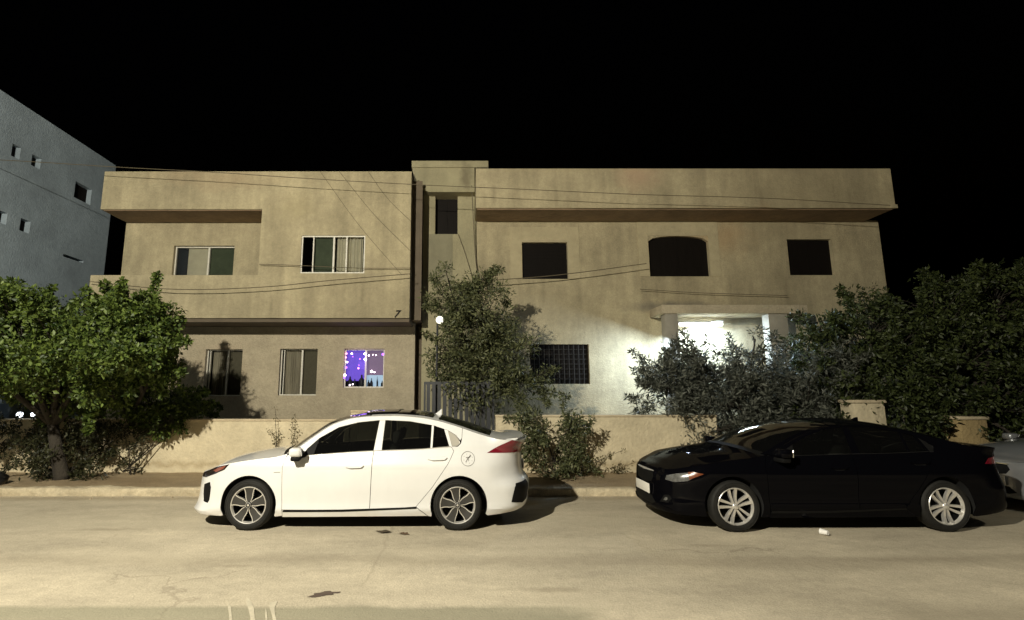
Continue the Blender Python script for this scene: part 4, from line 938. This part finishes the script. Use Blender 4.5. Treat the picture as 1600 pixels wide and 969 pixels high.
b=at(96,745,10.1); tree('street_tree',(b[0],10.1,.12),[lobe(95,615,9.9,30,30,40),lobe(190,600,10.2,40,26,40),lobe(-40,530,9.4,90,90,100),lobe(30,515,9.5,70,68,80),lobe(100,540,9.2,62,54,80),lobe(50,578,8.9,70,34,90),lobe(-60,500,10.0,60,50),lobe(150,525,9.3,45,50,60),lobe(20,468,9.8,35,30),lobe(-30,588,9.2,50,36,70),lobe(90,622,10.4,50,30,36),lobe(150,610,10.4,50,36,36)],'broad bright green tree at the left edge with a dark trunk on the pavement','tree',lf_fresh,820,85,.08,.045,11,.12,TG,(.13,.30),.15)
b=at(232,700,11.75); tree('street_tree',(b[0],11.75,.3),[lobe(190,525,9.6,58,56,80),lobe(240,520,9.7,46,50,60),lobe(210,572,9.2,60,32,90),lobe(185,485,9.9,38,32),lobe(256,560,9.8,34,44,50),lobe(232,478,9.9,34,20),lobe(278,630,11.3,40,26),lobe(240,635,10.9,50,30,26),lobe(250,672,10.75,34,34,12),lobe(160,600,9.3,30,18,50)],'bright green rounded tree overhanging the garden wall, its right edge against the cream facade','tree',lf_fresh,720,85,.08,.045,12,.09,TG,(.12,.28),.15)
b=at(735,690,11.6); tree('olive_tree',(b[0],11.6,.3),[lobe(712,470,11.6,42,42,45),lobe(760,490,11.5,46,48,45),lobe(722,545,11.3,46,52,50),lobe(785,560,11.5,50,50,45),lobe(750,600,11.3,60,38,50),lobe(700,435,11.8,16,26),lobe(745,440,11.7,14,24),lobe(835,590,11.4,22,26)],'upright olive tree in front of the stair tower, with silvery narrow leaves','tree',lf_olive,560,56,.095,.028,13,.07,TG,(.12,.27),.1,2)
b=at(1165,700,11.9); tree('oleander_bush',(b[0],11.9,.3),[lobe(1045,605,11.7,48,44,45),lobe(1095,595,11.8,55,42,45),lobe(1140,630,11.5,70,45,50),lobe(1185,585,11.9,52,46,45),lobe(1180,530,11.9,14,20),lobe(1225,630,11.7,55,48,45),lobe(1070,655,11.1,42,40,35),lobe(1120,672,10.85,55,26,26),lobe(1190,660,11.2,60,34,40),lobe(1260,650,11.2,50,34,40),lobe(1085,560,11.8,34,34),lobe(1275,590,12.0,45,56)],'grey green bush before the glowing tube lamp, leaning over the garden wall','bush',lf_grey,1150,52,.11,.026,14,.07,'bushes and hedge trees behind the right wall',(.10,.26),-.1,4,.35)
HG='bushes and hedge trees behind the right wall'  # hedge leaves are coloured darker for standing far from the lamp
b=at(1330,690,11.8); tree('hedge_tree',(b[0],11.8,.3),[lobe(1290,550,12.2,55,60,60),lobe(1345,530,12.2,55,58,60),lobe(1320,600,11.8,70,60,60),lobe(1395,550,11.9,65,75,60),lobe(1268,505,12.4,22,20),lobe(1370,480,12.2,26,28),lobe(1400,640,11.2,70,45,50),lobe(1270,670,11.0,60,28,30),lobe(1430,675,11.0,70,28,26),lobe(1400,690,10.8,40,22,20)],'dark hedge tree hiding the right end of the building','tree',lf_dark,700,60,.10,.045,15,.08,HG,(.13,.28),.05,2,.3)
b=at(1500,690,11.8); tree('hedge_tree',(b[0],11.8,.3),[lobe(1460,500,12.0,70,62,60),lobe(1540,490,12.0,75,60,60),lobe(1500,570,11.7,95,70,60),lobe(1620,500,12.0,70,72,60),lobe(1600,590,11.6,90,70,60),lobe(1480,640,11.5,70,38,50),lobe(1440,450,12.3,38,26),lobe(1590,685,11.0,55,34,30),lobe(1560,440,12.1,30,24),lobe(1505,445,12.1,22,20),lobe(1580,640,11.4,60,35,50)],'tallest darkest hedge tree rising against the black sky at the right edge','tree',lf_dark,760,60,.10,.045,16,.09,HG,(.13,.30),.05,2,.3)
# shrubs on the pavement
b=at(870,748,10.4); tree('pavement_shrub',(b[0],10.35,.12),[lobe(840,680,10.4,42,38,22),lobe(885,690,10.5,36,42,20),lobe(860,725,10.2,40,28,26),lobe(905,665,10.6,22,22,14),lobe(830,650,10.7,40,18,18)],'dense olive green shrub on the pavement behind the white car tail','shrub',lf_olive,190,46,.09,.026,17,.03,None,(.08,.2),.1,4,.3)
b=at(95,748,10.1); tree('base_shrub',(b[0],10.1,.12),[lobe(85,725,10.0,38,24,18),lobe(115,708,10.2,30,34,18),lobe(65,700,10.4,34,30,16),lobe(130,732,10.1,26,16,14),lobe(90,690,10.4,30,26,14),lobe(150,690,10.6,34,30,14),lobe(20,690,10.7,36,26,12),lobe(215,665,10.75,40,24,10)],'scrubby growth round the foot of the left street tree, spread and darkened for shade','shrub',lf_shaded,230,46,.07,.026,18,.02,None,(.07,.16),.0,4,.3)  # extra lobes and darker leaves stand in for shade on the wall
b=at(205,735,10.6); tree('wall_creeper',(b[0],10.75,.12),[lobe(150,700,10.8,24,20,10),lobe(200,700,10.75,18,24,8),lobe(225,705,10.75,16,24,8),lobe(245,680,10.8,20,22,8),lobe(270,668,10.8,14,14,6),lobe(215,735,10.7,22,7,8)],'thin twisted creeper with sparse leaves against the garden wall under the left trees, darkened for shade','plant',lf_shaded,80,16,.06,.022,19,.025,None,(.06,.13),.0,3,.3)  # leaf colour carries the shade below the crowns
def sprig(name,px,base,D,hs,label,lm,seed,n=40,L=.05):
    r=random.Random(seed); b=at(px,base,D); T_=empty(name,(b[0],D,b[2]),label,'plant')
    mb=MB(); cen=[];rad=[]
    for dx,h in hs:
        sc=D/800; pts=[Vector((0,0,-.03))]; m_=5
        for i in range(1,m_+1): t=i/m_; pts.append(Vector((dx*sc*t**1.4+r.uniform(-.015,.015),-r.uniform(0,.05)*t,h*sc*t)))
        mb.tube(pts,.007,5,0,.003)
        for i in range(2,len(pts)): cen.append(tuple(pts[i]+Vector(T_.location))); rad.append(.05)
    mb.build('stem',bark,T_,None); leaves('leaves',lm,T_,cen,rad,n,L,.02,seed,0,T_.location)
sprig('wall_sprig',432,702,10.85,[(-5,60),(-12,30),(3,22)],'tall bare sprig climbing the wall above the white car bonnet',lf_dry,21,9,.04)
sprig('wall_sprig',456,702,10.85,[(-1,48),(5,30)],'shorter leafy sprig on the wall, to the right of the tall bare one',lf_dry,22,12,.04)
sprig('pavement_weed',905,742,10.4,[(28,45),(48,30),(66,36),(38,18),(18,22),(-10,26)],'spreading yellowish weed at the wall foot, right of the pavement shrub',lf_dry,23,14,.06)
sprig('pavement_weed',965,742,10.8,[(6,16),(-8,12),(14,10)],'small weed tuft at the wall foot between the parked cars',lf_dry,24,12,.04)
# ---------------------------------------------------------------- small things
b=at(1273,831,6.9); P=empty('paper_cup',(b[0],6.72,.004),'crumpled white paper cup lying on the road beside the black car','cup',None,R(25))
mb=MB(); mb.lathe([(.0,-.045),(.026,-.045),(.036,.035),(.038,.042),(.034,.042),(.024,-.035),(0,-.035)],(0,0,.035),16,0,'y'); mb.build('cup_body',mat('paper_white',(.8,.78,.74),.6,bump=[(40,.01)]),P)
b=at(2,764,9.0)  # black lump made up for a dark spot thought to be a car's shadow
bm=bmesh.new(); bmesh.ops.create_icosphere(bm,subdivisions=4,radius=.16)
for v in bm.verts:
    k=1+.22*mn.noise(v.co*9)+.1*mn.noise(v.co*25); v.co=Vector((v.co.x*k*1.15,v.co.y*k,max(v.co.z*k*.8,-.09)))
me=bpy.data.meshes.new('dark_lump'); bm.to_mesh(me); bm.free(); me.materials.append(mat('lump_black',(.008,.008,.008),.35))
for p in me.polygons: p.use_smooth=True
o=bpy.data.objects.new('dark_lump',me); C.objects.link(o); b=at(-7,757,9.55); o.location=(b[0],9.55,.215); meta(o,'black crumpled lump on the pavement edge at the far left, standing in for a dark spot','lump')
def litter(px,py,label,seed,D=None,s=.05,m=None):
    t=(CAMH)/(CAMH-at(px,py,1)[2]); x=at(px,py,1)[0]*t; y=t; r=random.Random(seed); mb=MB(); n=9
    pts=[(x+s*(1+.5*r.random())*math.cos(k*6.283/n)*r.uniform(.5,1.2),y+s*.8*math.sin(k*6.283/n)*r.uniform(.5,1.2),.004+.018*r.random()) for k in range(n)]
    mb.add(pts+[(x,y,.02)],[(k,(k+1)%n,n) for k in range(n)]); o=mb.build('litter',m or mat('leaf_litter',(.06,.045,.025),.95)); meta(o,label,'litter'); return o
litter(600,832,'dark flat scrap of debris on the road under the white car sill',3,s=.09)
litter(632,835,'smaller brownish scrap just right of the dark debris by the white car',4,s=.06,m=mat('brown_litter',(.09,.055,.03),.95))
# dark oily spill on the open road, in the foreground
def spill(px,py,pts,name,label,m):
    t=CAMH/(CAMH-at(px,py,1)[2]); x,y=at(px,py,1)[0]*t,t; mb=MB(); mb.add([(x+a,y+b,.004) for a,b in pts],[tuple(range(len(pts)))]); o=mb.build(name,m,None,None); meta(o,label,None,None,'structure')
spill(505,930,[(-.13,-.05),(-.06,-.06),(.0,-.03),(.03,-.01),(.09,-.0),(.08,.03),(.13,.04),(.14,.07),(.06,.065),(.04,.09),(-.01,.08),(-.03,.05),(-.09,.03),(-.08,-.0)],'oil_stain',None,mat('oil_stain',(.085,.06,.045),.8,noise=[(20,.2,NZ)]))

for px,py,lb in ((16,655,'larger bright white lamp on the wall top at the left edge, under the tree'),(38,650,'smaller bright white lamp on the wall top, second from the left edge')):
    p=at(px,py,10.85); E_=empty('wall_lamp',(p[0],10.97+.1,Z(655,D3)),lb,'lamp'); q=MB(); ball(q,0,0,.09,.06 if px<20 else .045); q.build('bulb_globe',mat('wall_lamp_glow',(.9,.95,1),.5,emit=((.85,.93,1),5)),E_)
    q=MB(); q.lathe([(0,0),(.03,0),(.03,.02),(.015,.05),(.0,.05)],(0,0,0),10,0,'z'); q.build('socket',slatm,E_)

# loose stones and grit along the kerb and on the pavement
r=random.Random(77); q=MB()
for i in range(900):
    if r.random()<.6: x,y,z=r.uniform(-9,11),KY0-.03-abs(r.gauss(0,.13)),.0
    else: x,y,z=r.uniform(-9,11),r.uniform(9.36,10.9),.122
    s_=r.uniform(.004,.014)*(2 if r.random()<.04 else 1); a=r.random()*6
    vs=[(x+s_*math.cos(a+k*2.09)*r.uniform(.6,1.2),y+s_*math.sin(a+k*2.09)*r.uniform(.6,1.2),z) for k in range(3)]+[(x,y,z+s_*.8)]
    q.add(vs,[(0,1,3),(1,2,3),(2,0,3)])
o=q.build('gravel',mat('grit',(.34,.28,.19),.9,noise=[(30,.4,NZ)]),None,None); meta(o,'scattered small stones and grit along the kerb','gravel',None,'stuff')

def gp(px,py): t=CAMH/(CAMH-at(px,py,1)[2]); return (at(px,py,1)[0]*t,t)
dm=mat('pale_drip',(.47,.425,.32),.85,noise=[(14,.15,NZ)])
for pts in ([(357,943),(361,950),(362,962),(364,985),(358,985),(358,962),(356,950)],[(386,934),(392,940),(397,952),(398,966),(404,985),(392,985),(391,966),(388,952),(384,942)],[(421,942),(434,940),(429,950),(430,962),(436,985),(428,985),(425,962),(421,950)],[(415,950),(417,958),(418,972),(415,972),(414,960)]):
    P=[gp(*p) for p in pts]; q=MB(); q.add([(a,b,.004) for a,b in P],[tuple(range(len(P)))]); meta(q.build('pale_drip',dm,None,None),kind='structure')
